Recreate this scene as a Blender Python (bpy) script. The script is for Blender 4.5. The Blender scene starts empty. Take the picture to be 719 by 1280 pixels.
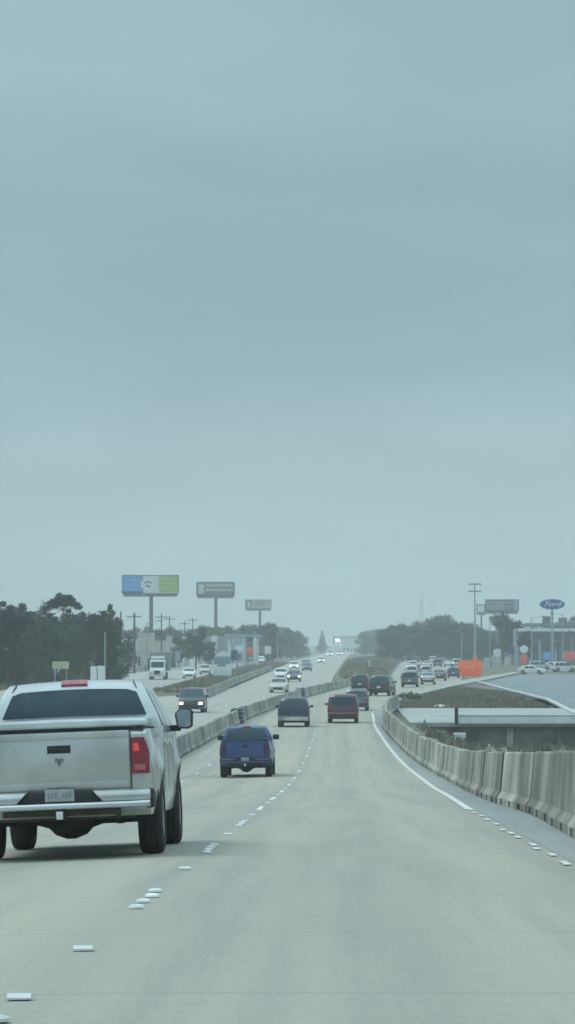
import bpy, bmesh, math, random
from mathutils import Vector, Matrix
random.seed(7)
PI = math.pi
sc = bpy.context.scene
COL = sc.collection
F = 4200.0           # focal length in photo pixels (719 x 1280)
CZ = 4.9             # eye height above the flat ground
VX, HY = 420.0, 805.0

# ---------------------------------------------------------------- tagging
def tag(o, label=None, cat=None, group=None, kind=None):
    if label: o['label'] = label
    if cat: o['category'] = cat
    if group: o['group'] = group
    if kind: o['kind'] = kind
    return o
def thing(name, label, cat, loc=(0, 0, 0), rz=0, group=None, rot=None):
    o = bpy.data.objects.new(name, None); COL.objects.link(o)
    o.location = loc; o.rotation_euler = rot if rot else (0, 0, rz)
    o.empty_display_size = .3
    return tag(o, label, cat, group)
def link(name, me, mat=None, parent=None):
    o = bpy.data.objects.new(name, me); COL.objects.link(o)
    if mat is not None: me.materials.append(mat)
    if parent is not None: o.parent = parent
    return o
def copy_tree(o, parent=None):
    c = o.copy(); COL.objects.link(c)
    if parent: c.parent = parent
    for ch in list(o.children): copy_tree(ch, c)
    return c
def sstep(a, b, x):
    t = max(0., min(1., (x-a)/(b-a))); return t*t*(3-2*t)
def lerp_tab(tab, x):
    if x <= tab[0][0]: return tab[0][1]
    for (a, p), (b, q) in zip(tab, tab[1:]):
        if x <= b: return p+(q-p)*(x-a)/(b-a)
    return tab[-1][1]
def smooth_tab(tab, x, w=6):
    return sum(lerp_tab(tab, x+d*w) for d in (-1, -.5, 0, .5, 1))/5

# ---------------------------------------------------------------- materials
def newmat(name):
    m = bpy.data.materials.new(name); m.use_nodes = True
    return m, m.node_tree.nodes, m.node_tree.links, m.node_tree.nodes['Principled BSDF']
def mat(name, col, rough=.6, metal=0, var=.12, scale=3., coat=0, emit=None, bump=0, dirt=None, dirt_amt=.5, dirt_scale=1.5, rnd=0, spec=.5, trans=0):
    m, N, L, B = newmat(name)
    tc = N.new('ShaderNodeTexCoord')
    n = N.new('ShaderNodeTexNoise'); n.inputs['Scale'].default_value = scale; n.inputs['Detail'].default_value = 6
    vec = tc.outputs['Object']
    if rnd:
        oi0 = N.new('ShaderNodeObjectInfo'); mu = N.new('ShaderNodeMath'); mu.operation = 'MULTIPLY'; mu.inputs[1].default_value = 70
        L.new(oi0.outputs['Random'], mu.inputs[0]); va = N.new('ShaderNodeVectorMath'); va.operation = 'ADD'
        L.new(tc.outputs['Object'], va.inputs[0]); L.new(mu.outputs[0], va.inputs[1]); vec = va.outputs[0]
    L.new(vec, n.inputs['Vector'])
    r = N.new('ShaderNodeMapRange'); r.inputs[1].default_value = .3; r.inputs[2].default_value = .7
    r.inputs[3].default_value = 1-var; r.inputs[4].default_value = 1+var
    L.new(n.outputs['Fac'], r.inputs[0])
    hsv = N.new('ShaderNodeHueSaturation'); hsv.inputs['Color'].default_value = (*col, 1)
    L.new(r.outputs[0], hsv.inputs['Value'])
    out = hsv.outputs['Color']
    if rnd:
        oi = N.new('ShaderNodeObjectInfo'); rr = N.new('ShaderNodeMapRange')
        rr.inputs[3].default_value = 1-rnd; rr.inputs[4].default_value = 1+rnd
        L.new(oi.outputs['Random'], rr.inputs[0])
        h2 = N.new('ShaderNodeHueSaturation'); L.new(rr.outputs[0], h2.inputs['Value']); L.new(out, h2.inputs['Color'])
        out = h2.outputs['Color']
    if dirt:
        n2 = N.new('ShaderNodeTexNoise'); n2.inputs['Scale'].default_value = dirt_scale; n2.inputs['Detail'].default_value = 8
        L.new(vec, n2.inputs['Vector'])
        r2 = N.new('ShaderNodeMapRange'); r2.inputs[1].default_value = .42; r2.inputs[2].default_value = .68; r2.inputs[4].default_value = dirt_amt
        L.new(n2.outputs['Fac'], r2.inputs[0])
        mx = N.new('ShaderNodeMix'); mx.data_type = 'RGBA'
        L.new(r2.outputs[0], mx.inputs[0]); L.new(out, mx.inputs[6]); mx.inputs[7].default_value = (*dirt, 1)
        out = mx.outputs[2]
    L.new(out, B.inputs['Base Color'])
    B.inputs['Roughness'].default_value = rough; B.inputs['Metallic'].default_value = metal
    B.inputs['Coat Weight'].default_value = coat; B.inputs['Coat Roughness'].default_value = .08
    B.inputs['Specular IOR Level'].default_value = spec
    if emit: B.inputs['Emission Color'].default_value = (*emit[0], 1); B.inputs['Emission Strength'].default_value = emit[1]
    if bump:
        b = N.new('ShaderNodeBump'); b.inputs['Strength'].default_value = bump; b.inputs['Distance'].default_value = .02
        n3 = N.new('ShaderNodeTexNoise'); n3.inputs['Scale'].default_value = scale*6; n3.inputs['Detail'].default_value = 5
        L.new(tc.outputs['Object'], n3.inputs['Vector']); L.new(n3.outputs['Fac'], b.inputs['Height']); L.new(b.outputs[0], B.inputs['Normal'])
    return m
def paint(name, col, metal=.3, rough=.32, dirt=(.22, .2, .17), amt=.25):
    return mat(name, col, rough, metal, .04, 2, .6, dirt=dirt, dirt_amt=amt, dirt_scale=1.2)

def road_mat(name, base, warm, dark, wheel=True, jointlen=5.0):
    """concrete: mottled, with tyre-darkened wheel tracks, fine grain and transverse joints"""
    m, N, L, B = newmat(name)
    tc = N.new('ShaderNodeTexCoord'); sep = N.new('ShaderNodeSeparateXYZ'); L.new(tc.outputs['Object'], sep.inputs[0])
    def noise(scale, sx=1, sy=1, det=6, dist=0):
        mp = N.new('ShaderNodeMapping'); mp.inputs['Scale'].default_value = (sx, sy, 1)
        L.new(tc.outputs['Object'], mp.inputs[0])
        n = N.new('ShaderNodeTexNoise'); n.inputs['Scale'].default_value = scale; n.inputs['Detail'].default_value = det
        n.inputs['Distortion'].default_value = dist
        L.new(mp.outputs[0], n.inputs['Vector']); return n.outputs['Fac']
    def mix(fac, a, b, t='MIX'):
        x = N.new('ShaderNodeMix'); x.data_type = 'RGBA'; x.blend_type = t
        if isinstance(fac, float): x.inputs[0].default_value = fac
        else: L.new(fac, x.inputs[0])
        for s, v in ((6, a), (7, b)):
            if isinstance(v, tuple): x.inputs[s].default_value = (*v, 1)
            else: L.new(v, x.inputs[s])
        return x.outputs[2]
    def rng(src, a, b, c, d):
        r = N.new('ShaderNodeMapRange'); L.new(src, r.inputs[0])
        for i, v in enumerate((a, b, c, d)): r.inputs[i+1].default_value = v
        return r.outputs[0]
    def mth(op, a, b=0.):
        x = N.new('ShaderNodeMath'); x.operation = op
        for i, v in enumerate((a, b)):
            if isinstance(v, (int, float)): x.inputs[i].default_value = v
            else: L.new(v, x.inputs[i])
        return x.outputs[0]
    c = mix(rng(noise(.45, 1, .012, 5, .1), .36, .66, 0, .9), base, warm)
    c = mix(rng(noise(3.0, 1, .006, 4), .45, .72, 0, .45), c, dark)
    c = mix(rng(noise(1.4, 1, .04, 9, .5), .60, .74, 0, .35), c, dark)
    c = mix(rng(noise(1.2, 1, .03, 8, .2), .5, .75, 0, .45), c, dark)
    if wheel:   # two wheel tracks per 3.5 m lane: cos of lateral position
        ph = mth('MULTIPLY', mth('ADD', sep.outputs['X'], 1.36), 2*PI/1.75)
        w = mth('COSINE', ph)
        c = mix(mth('MULTIPLY', rng(w, -.2, 1, 0, .42), rng(noise(.5, 1, .15), .3, .7, .35, 1)), c, dark)
    g = rng(noise(34, 1, .12, 6), .3, .7, .945, 1.055)
    h = N.new('ShaderNodeHueSaturation'); L.new(g, h.inputs['Value']); L.new(c, h.inputs['Color']); c = h.outputs['Color']
    if jointlen:
        fr = mth('FRACT', mth('DIVIDE', mth('ADD', sep.outputs['Y'], mth('MULTIPLY', noise(.8), .15)), jointlen))
        j = mth('LESS_THAN', fr, .012)
        c = mix(mth('MULTIPLY', j, .6), c, dark)
    L.new(c, B.inputs['Base Color']); B.inputs['Roughness'].default_value = .75
    b = N.new('ShaderNodeBump'); b.inputs['Strength'].default_value = .25; b.inputs['Distance'].default_value = .01
    L.new(noise(60, 1, .5, 4), b.inputs['Height']); L.new(b.outputs[0], B.inputs['Normal'])
    return m

M = {}
M['road'] = road_mat('travelled_concrete', (.365, .352, .295), (.44, .395, .305), (.235, .248, .23))
M['road_far'] = road_mat('opposing_concrete', (.37, .365, .315), (.42, .39, .33), (.28, .29, .265), False, 0)
M['shoulder'] = road_mat('shoulder_concrete', (.31, .335, .325), (.33, .34, .31), (.15, .18, .18), False, 3)
M['asphalt'] = mat('weathered_asphalt', (.19, .225, .235), .8, var=.15, scale=.15, dirt=(.25, .27, .27), dirt_amt=.6, dirt_scale=.08)
M['street'] = mat('pale_street', (.38, .40, .37), .8, var=.1, scale=.3, dirt=(.26, .28, .27), dirt_amt=.4, dirt_scale=.12)
M['barrier'] = mat('barrier_concrete', (.375, .365, .31), .85, var=.3, scale=.5, dirt=(.115, .12, .105), dirt_amt=.9, dirt_scale=.35, rnd=.22, bump=.3)
M['concrete_pale'] = mat('pale_concrete', (.58, .6, .57), .7, var=.08, scale=1, dirt=(.3, .32, .3), dirt_amt=.4)
M['dark_steel'] = mat('dark_steel', (.05, .055, .055), .6, .3)
M['grass'] = mat('dry_grass', (.105, .105, .07), .95, var=.35, scale=.25, dirt=(.06, .07, .05), dirt_amt=.8, dirt_scale=.06, bump=.5)
M['blade'] = mat('grass_blades', (.22, .20, .145), .9, var=.4, scale=.8)
M['earth'] = mat('ground_earth', (.16, .16, .125), .95, var=.3, scale=.05, dirt=(.10, .11, .08), dirt_amt=.8, dirt_scale=.02)
M['bank'] = mat('brown_bank', (.20, .175, .135), .95, var=.3, scale=.5, dirt=(.11, .105, .085), dirt_amt=.8, dirt_scale=.2, bump=.6)
M['white_paint'] = mat('road_paint_white', (.72, .74, .7), .6, var=.1, scale=6, dirt=(.4, .42, .4), dirt_amt=.5, dirt_scale=5)
M['ceramic'] = mat('ceramic_white', (.72, .74, .71), .4, var=.25, scale=9, rnd=.12)
M['leaf_pine'] = mat('pine_needles', (.042, .055, .038), .9, var=.4, scale=.7, rnd=.2, spec=.1)
M['leaf_oak'] = mat('oak_leaves', (.055, .07, .045), .9, var=.4, scale=.7, rnd=.25, spec=.1)
M['leaf_bare'] = mat('winter_twigs', (.12, .11, .09), .95, var=.3, scale=.7, rnd=.2, spec=.1)
M['bark'] = mat('bark', (.09, .08, .065), .95, var=.3, scale=2)
M['bark_pale'] = mat('pale_bark', (.35, .34, .3), .9, var=.2, scale=2)
M['silver'] = paint('silver_paint', (.58, .60, .59), .6, .28, (.26, .26, .235), .6)
M['white_car'] = paint('white_paint', (.78, .79, .77), .0, .35, amt=.12)
M['blue_car'] = paint('blue_paint', (.028, .07, .21), .3, .35, (.08, .12, .22), .35)
M['navy_car'] = paint('slate_paint', (.012, .025, .05), .3, .35, (.03, .05, .08), .3)
M['red_car'] = paint('maroon_paint', (.12, .04, .055), .3, .35, (.16, .1, .1), .35)
M['black_car'] = paint('black_paint', (.018, .022, .025), .2, .35, (.08, .08, .08), .3)
M['grey_car'] = paint('grey_paint', (.12, .14, .15), .5, .35)
M['purple_car'] = paint('plum_paint', (.09, .06, .13), .3, .35)
M['tan_car'] = paint('champagne_paint', (.55, .53, .44), .4, .35)
M['chrome'] = mat('chrome', (.72, .74, .74), .22, .9, var=.04, dirt=(.3, .3, .28), dirt_amt=.35)
M['plastic'] = mat('black_plastic', (.02, .022, .022), .55)
M['under'] = mat('underbody', (.018, .019, .019), .9, var=.4, scale=4, dirt=(.05, .045, .04), dirt_amt=.5)
M['muddy'] = mat('muddy_steel', (.05, .05, .045), .85, var=.3, scale=4, dirt=(.12, .11, .09), dirt_amt=.7, dirt_scale=4)
M['tyre'] = mat('tyre_rubber', (.022, .024, .025), .85, var=.2, scale=8, dirt=(.06, .06, .055), dirt_amt=.5, dirt_scale=5)
M['rim'] = mat('alloy_rim', (.4, .41, .41), .35, .8)
def glass(name, col, rough=.07):
    m = mat(name, col, rough, 0, .4, 2.2, .0, spec=.45)
    return m
M['glass'] = glass('tinted_glass', (.025, .052, .072))
M['glass_house'] = glass('shop_glass', (.10, .15, .18), .15)
M['mirror_glass'] = mat('mirror_glass', (.3, .36, .40), .08, .9, .25, 6)
M['plate_faded'] = mat('plate_faded_characters', (.24, .27, .30), .6)
M['blue_bumper'] = mat('blue_grey_bumper', (.05, .065, .10), .5, .1)
M['badge'] = mat('badge_grey', (.16, .17, .18), .4, .5)
M['dark_lens'] = mat('smoked_lens', (.06, .03, .09), .3)
M['maroon_lens'] = mat('maroon_lens', (.20, .02, .03), .3)
M['red_lens'] = mat('red_lens', (.27, .015, .03), .2, var=.1, scale=12, coat=.5)
M['brake_glow'] = mat('lit_brake_lens', (.6, .04, .05), .2, var=.2, scale=20, emit=((1, .12, .12), .28))
M['pink_lens'] = mat('faded_red_lens', (.42, .12, .14), .35, var=.25, scale=20)
M['lens_clear'] = mat('clear_lens', (.6, .62, .62), .15, var=.1)
M['head_lit'] = mat('lit_headlight', (.9, .9, .85), .2, var=.0, emit=((1, .93, .78), 5))
M['head_far'] = mat('lit_headlight_white', (.9, .9, .9), .2, var=.0, emit=((.95, .97, 1), 4))
M['amber_lit'] = mat('lit_beacon', (.9, .8, .4), .3, var=.0, emit=((1, .9, .5), 1.6))
M['plate'] = mat('number_plate', (.62, .66, .68), .5, var=.2, scale=14)
M['plate_dull'] = mat('dusty_number_plate', (.36, .38, .37), .6, var=.2, scale=14)
M['plate_dark'] = mat('plate_characters', (.05, .06, .16), .6)
M['galv'] = mat('galvanised_steel', (.33, .36, .37), .55, .4)
M['pole_dark'] = mat('painted_steel_post', (.06, .08, .095), .6, .2)
M['wood'] = mat('utility_timber', (.10, .085, .065), .9, var=.25, scale=3)
M['sign_white'] = mat('sign_white', (.72, .76, .75), .5, var=.05)
M['parapet_white'] = mat('whitewashed_concrete', (.84, .87, .86), .6, var=.06, scale=.5, dirt=(.6, .62, .6), dirt_amt=.4)
M['sign_grey'] = mat('sign_grey', (.12, .15, .15), .6, var=.2, scale=.8)
M['sign_letters'] = mat('faded_lettering', (.58, .58, .48), .6, var=.2, scale=2)
M['sign_tan'] = mat('sign_tan', (.48, .46, .33), .6, var=.12, scale=1)
M['sign_olive'] = mat('sign_olive', (.12, .13, .10), .6, var=.2, scale=1)
M['sign_blue'] = mat('sign_blue', (.08, .36, .72), .5, var=.12, scale=1)
M['sign_green'] = mat('sign_green', (.36, .50, .09), .5, var=.12, scale=1)
M['sign_navy'] = mat('sign_navy', (.03, .07, .19), .5, var=.1, scale=1)
M['oval_blue'] = mat('oval_blue', (.015, .055, .25), .3, var=.08)
M['orange'] = mat('glowing_orange', (.95, .14, .035), .5, var=.12, scale=1.5, emit=((1, .14, .03), .12))  # faint emission added to brighten the orange; the board is no lamp
M['orange_dull'] = mat('dull_orange', (.75, .12, .06), .6, var=.12)
M['wall_cream'] = mat('cream_render', (.52, .50, .43), .8, var=.08, scale=.4, dirt=(.35, .34, .3), dirt_amt=.4, dirt_scale=.3)
M['wall_white'] = mat('white_render', (.62, .65, .64), .8, var=.08, scale=.4)
M['wall_blue'] = mat('blue_grey_cladding', (.28, .36, .42), .7, var=.1, scale=.5)
M['wall_grey'] = mat('grey_cladding', (.22, .25, .27), .8, var=.12, scale=.5)
M['roof_dark'] = mat('dark_roof', (.07, .085, .10), .8, var=.2, scale=.5)
M['wall_brown'] = mat('brown_brick', (.2, .15, .115), .85, var=.2, scale=1)

# ---------------------------------------------------------------- mesh helpers
def finish(bm, name, m, parent=None, smooth=40, bevel=0, segs=2):
    bmesh.ops.remove_doubles(bm, verts=bm.verts, dist=1e-5)
    bmesh.ops.recalc_face_normals(bm, faces=bm.faces)
    if bevel:
        es = [e for e in bm.edges if len(e.link_faces) == 2 and e.calc_face_angle(0) > math.radians(28)]
        bmesh.ops.bevel(bm, geom=es, offset=bevel, segments=segs, affect='EDGES', clamp_overlap=True, profile=.6)
    for f in bm.faces: f.smooth = True
    for e in bm.edges:
        if len(e.link_faces) == 2 and e.calc_face_angle(0) > math.radians(smooth): e.smooth = False
    me = bpy.data.meshes.new(name); bm.to_mesh(me); bm.free()
    return link(name, me, m, parent)
def box(bm, x0, x1, y0, y1, z0, z1, mtx=None):
    vs = [bm.verts.new((x, y, z)) for x in (x0, x1) for y in (y0, y1) for z in (z0, z1)]
    for q in ((0, 1, 3, 2), (4, 6, 7, 5), (0, 4, 5, 1), (2, 3, 7, 6), (0, 2, 6, 4), (1, 5, 7, 3)):
        bm.faces.new([vs[i] for i in q])
    if mtx: bmesh.ops.transform(bm, matrix=mtx, verts=vs)
    return vs
def Box(name, m, parent, *b, bevel=0.0, mtx=None):
    bm = bmesh.new(); box(bm, *b, mtx=mtx); return finish(bm, name, m, parent, bevel=bevel)
def tube(bm, p0, p1, r0, r1=None, n=8):
    r1 = r0 if r1 is None else r1
    p0, p1 = Vector(p0), Vector(p1); d = (p1-p0).normalized()
    a = d.orthogonal().normalized(); b = d.cross(a)
    R = [[bm.verts.new(p+(a*math.cos(2*PI*i/n)+b*math.sin(2*PI*i/n))*r) for i in range(n)] for p, r in ((p0, r0), (p1, r1))]
    for i in range(n):
        j = (i+1) % n; bm.faces.new((R[0][i], R[0][j], R[1][j], R[1][i]))
    bm.faces.new(R[0][::-1]); bm.faces.new(R[1])
def Tube(name, m, parent, p0, p1, r0, r1=None, n=8):
    bm = bmesh.new(); tube(bm, p0, p1, r0, r1, n); return finish(bm, name, m, parent)
def prism(bm, poly, axis, a, b):
    """poly: list of 2D points; axis: 'x','y','z' extrusion direction"""
    def P(p, t):
        return {'x': (t, p[0], p[1]), 'y': (p[0], t, p[1]), 'z': (p[0], p[1], t)}[axis]
    A = [bm.verts.new(P(p, a)) for p in poly]; B_ = [bm.verts.new(P(p, b)) for p in poly]
    n = len(poly)
    for i in range(n):
        j = (i+1) % n; bm.faces.new((A[i], A[j], B_[j], B_[i]))
    bm.faces.new(A[::-1]); bm.faces.new(B_)
def Prism(name, m, parent, poly, axis, a, b, bevel=0.0):
    bm = bmesh.new(); prism(bm, poly, axis, a, b); return finish(bm, name, m, parent, bevel=bevel)
def lathe(bm, prof, n=24, mtx=None):
    """prof: (x, r) around the x axis"""
    rings = []; vs = []
    for x, r in prof:
        ring = [bm.verts.new((x, r*math.cos(2*PI*i/n), r*math.sin(2*PI*i/n))) for i in range(n)]
        rings.append(ring); vs += ring
    for A, B_ in zip(rings, rings[1:]):
        for i in range(n):
            j = (i+1) % n; bm.faces.new((A[i], A[j], B_[j], B_[i]))
    bm.faces.new(rings[0]); bm.faces.new(rings[-1][::-1])
    if mtx: bmesh.ops.transform(bm, matrix=mtx, verts=vs)
def slab(fn, nu, nv, t, name, m, parent):
    """closed thin panel from a surface function fn(u,v); t is the outward thickness"""
    P = [[fn(i/nu, j/nv) for j in range(nv+1)] for i in range(nu+1)]
    bm = bmesh.new(); T = []; Bt = []
    for i in range(nu+1):
        a, b = [], []
        for j in range(nv+1):
            du = P[min(i+1, nu)][j]-P[max(i-1, 0)][j]; dv = P[i][min(j+1, nv)]-P[i][max(j-1, 0)]
            n = du.cross(dv); n = n.normalized() if n.length > 1e-9 else Vector((0, 0, 1))
            a.append(bm.verts.new(P[i][j]+n*t)); b.append(bm.verts.new(P[i][j]-n*abs(t)*1.5))
        T.append(a); Bt.append(b)
    for i in range(nu):
        for j in range(nv):
            bm.faces.new((T[i][j], T[i+1][j], T[i+1][j+1], T[i][j+1])); bm.faces.new((Bt[i][j], Bt[i][j+1], Bt[i+1][j+1], Bt[i+1][j]))
    for i in range(nu):
        for j in (0, nv): bm.faces.new((T[i][j], T[i+1][j], Bt[i+1][j], Bt[i][j]))
    for j in range(nv):
        for i in (0, nu): bm.faces.new((T[i][j], T[i][j+1], Bt[i][j+1], Bt[i][j]))
    return finish(bm, name, m, parent)
def arch(cy, cz, r, z0, n=9):
    """wheel-arch points going from front to rear (decreasing y) along the sill"""
    a0 = math.asin(max(-1, (z0-cz)/r))
    return [(cy+r*math.cos(a0+(PI-2*a0)*i/n), cz+r*math.sin(a0+(PI-2*a0)*i/n)) for i in range(n+1)]
def shell(name, prof, D, xs, ys, zs, m, parent, bevel=.03):
    bm = bmesh.new(); prism(bm, prof, 'x', -1, 1)
    for ax, vals in (((1, 0, 0), xs), ((0, 1, 0), ys), ((0, 0, 1), zs)):
        for v in vals:
            co = tuple(v*c for c in ax)
            bmesh.ops.bisect_plane(bm, geom=bm.verts[:]+bm.edges[:]+bm.faces[:], plane_co=co, plane_no=ax, dist=1e-5)
    bmesh.ops.recalc_face_normals(bm, faces=bm.faces)
    for v in bm.verts: v.co = D(v.co.x, v.co.y, v.co.z)
    return finish(bm, name, m, parent, smooth=38, bevel=bevel)

# ---------------------------------------------------------------- wheels (shared meshes)
_w = {}
def wheel(parent, x, y, r, w, side, z=None, segs=28):
    z = r if z is None else z
    key = (r, w, side)
    if key not in _w:
        bm = bmesh.new(); h = w/2
        lathe(bm, [(-h*.7, r*.60), (-h, r*.66), (-h, r*.86), (-h*.86, r*.96), (-h*.5, r), (-h*.46, r*.975), (-h*.40, r*.975), (-h*.36, r), (-h*.03, r), (-h*.02, r*.97), (h*.03, r*.97), (h*.04, r), (h*.36, r), (h*.40, r*.975), (h*.46, r*.975), (h*.5, r), (h*.86, r*.96), (h, r*.86), (h, r*.66), (h*.7, r*.60)], segs)
        t = finish(bm, 'wheel', M['tyre'], None, smooth=30); tm = t.data; bpy.data.objects.remove(t)
        bm = bmesh.new(); s = side
        lathe(bm, [(s*h*.62, r*.61), (s*h*.9, r*.60), (s*h*.86, r*.53), (s*h*.35, r*.50), (s*h*.30, r*.1), (s*h*.30, .001)], segs)
        for k in range(5):
            mt = Matrix.Rotation(2*PI*k/5, 4, 'X')
            box(bm, min(s*h*.3, s*h*.75), max(s*h*.3, s*h*.75), -r*.075, r*.075, r*.05, r*.55, mtx=mt)
        lathe(bm, [(s*h*.3, r*.16), (s*h*.85, r*.15), (s*h*.88, .001)], 12)
        t = finish(bm, 'rim', M['rim'], None, smooth=30); rm = t.data; bpy.data.objects.remove(t)
        _w[key] = (tm, rm)
    o = link('wheel', _w[key][0], None, parent); o.location = (x, y, z)
    link('rim', _w[key][1], None, o)
    return o

# ---------------------------------------------------------------- cars
SPEC = {
 'suv': dict(L=4.65, W=.93, belt=1.06, H=1.74, t=.255, wy=(.92, 3.68), r=.36,
   rear=[(.14, .40), (.02, .46), (.0, .64), (.05, .70), (.08, 1.06), (.32, 1.56), (.46, 1.67)],
   top=[(1.2, 1.72), (2.3, 1.71), (2.75, 1.66)], front=[(3.45, 1.12), (4.25, 1.0), (4.5, .86), (4.62, .62), (4.65, .42), (4.55, .27)],
   rw=((.10, 1.10), (.29, 1.56)), ww=((2.86, 1.58), (3.38, 1.18)), sw=(.50, 3.22), lamp=(.66, .98, .74, .98)),
 'van': dict(L=5.0, W=.97, belt=1.02, H=1.76, t=.16, wy=(.95, 3.9), r=.34,
   rear=[(.06, .28), (.0, .38), (.0, .60), (.05, .66), (.07, 1.02), (.20, 1.62), (.32, 1.72)],
   top=[(1.2, 1.76), (2.7, 1.74), (3.1, 1.68)], front=[(4.1, 1.06), (4.65, .90), (4.9, .74), (4.98, .55), (5.0, .38), (4.9, .25)],
   rw=((.09, 1.08), (.19, 1.58)), ww=((3.2, 1.6), (4.02, 1.12)), sw=(.42, 3.7), lamp=(.70, 1.02, .78, 1.0)),
 'sedan': dict(L=4.75, W=.91, belt=.96, H=1.45, t=.24, wy=(1.02, 3.8), r=.33,
   rear=[(.06, .26), (.0, .36), (.0, .60), (.03, .93), (.10, 1.02), (.62, 1.06), (1.35, 1.40)],
   top=[(1.7, 1.45), (2.4, 1.44), (2.65, 1.40)], front=[(3.4, 1.02), (4.3, .86), (4.6, .74), (4.72, .55), (4.75, .38), (4.65, .24)],
   rw=((.70, 1.09), (1.28, 1.36)), ww=((2.76, 1.34), (3.34, 1.05)), sw=(1.35, 3.1), lamp=(.68, .90, .50, .86)),
 'hatch': dict(L=4.2, W=.88, belt=.98, H=1.56, t=.20, wy=(.78, 3.35), r=.33,
   rear=[(.06, .26), (.0, .36), (.0, .58), (.04, .64), (.08, .98), (.34, 1.42), (.46, 1.52)],
   top=[(1.1, 1.56), (2.2, 1.54), (2.5, 1.49)], front=[(3.15, 1.04), (3.85, .88), (4.08, .74), (4.18, .55), (4.2, .38), (4.1, .24)],
   rw=((.11, 1.02), (.32, 1.38)), ww=((2.6, 1.42), (3.1, 1.09)), sw=(.62, 2.9), lamp=(.66, .92, .68, .86)),
}
def car_deform(S):
    L, W, belt, H, t = S['L'], S['W'], S['belt'], S['H'], S['t']
    def hw(y, z):
        w = W*(1-.05*max(0, 1-y/.7)**2-.10*max(0, (y-L+.9)/.9)**2)
        if z > belt: w *= 1-t*((z-belt)/(H-belt))**1.15
        elif z < .5: w *= 1-.05*(.5-z)/.25
        else: w *= 1-.015*abs((z-.5)/(belt-.5)*2-1)**2+.0
        return w
    def D(xn, y, z):
        a = abs(xn)**3
        yy = y+.19*a*(1-sstep(0, 1.3, y))-.28*a*sstep(L-1.4, L, y)
        zz = z+.055*(1-xn*xn)*sstep(belt, H, z)+.02*(1-xn*xn)*sstep(L-1.6, L-.8, y)*sstep(.7, .9, z)
        return Vector((xn*hw(y, z), yy, zz))
    return D
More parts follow.
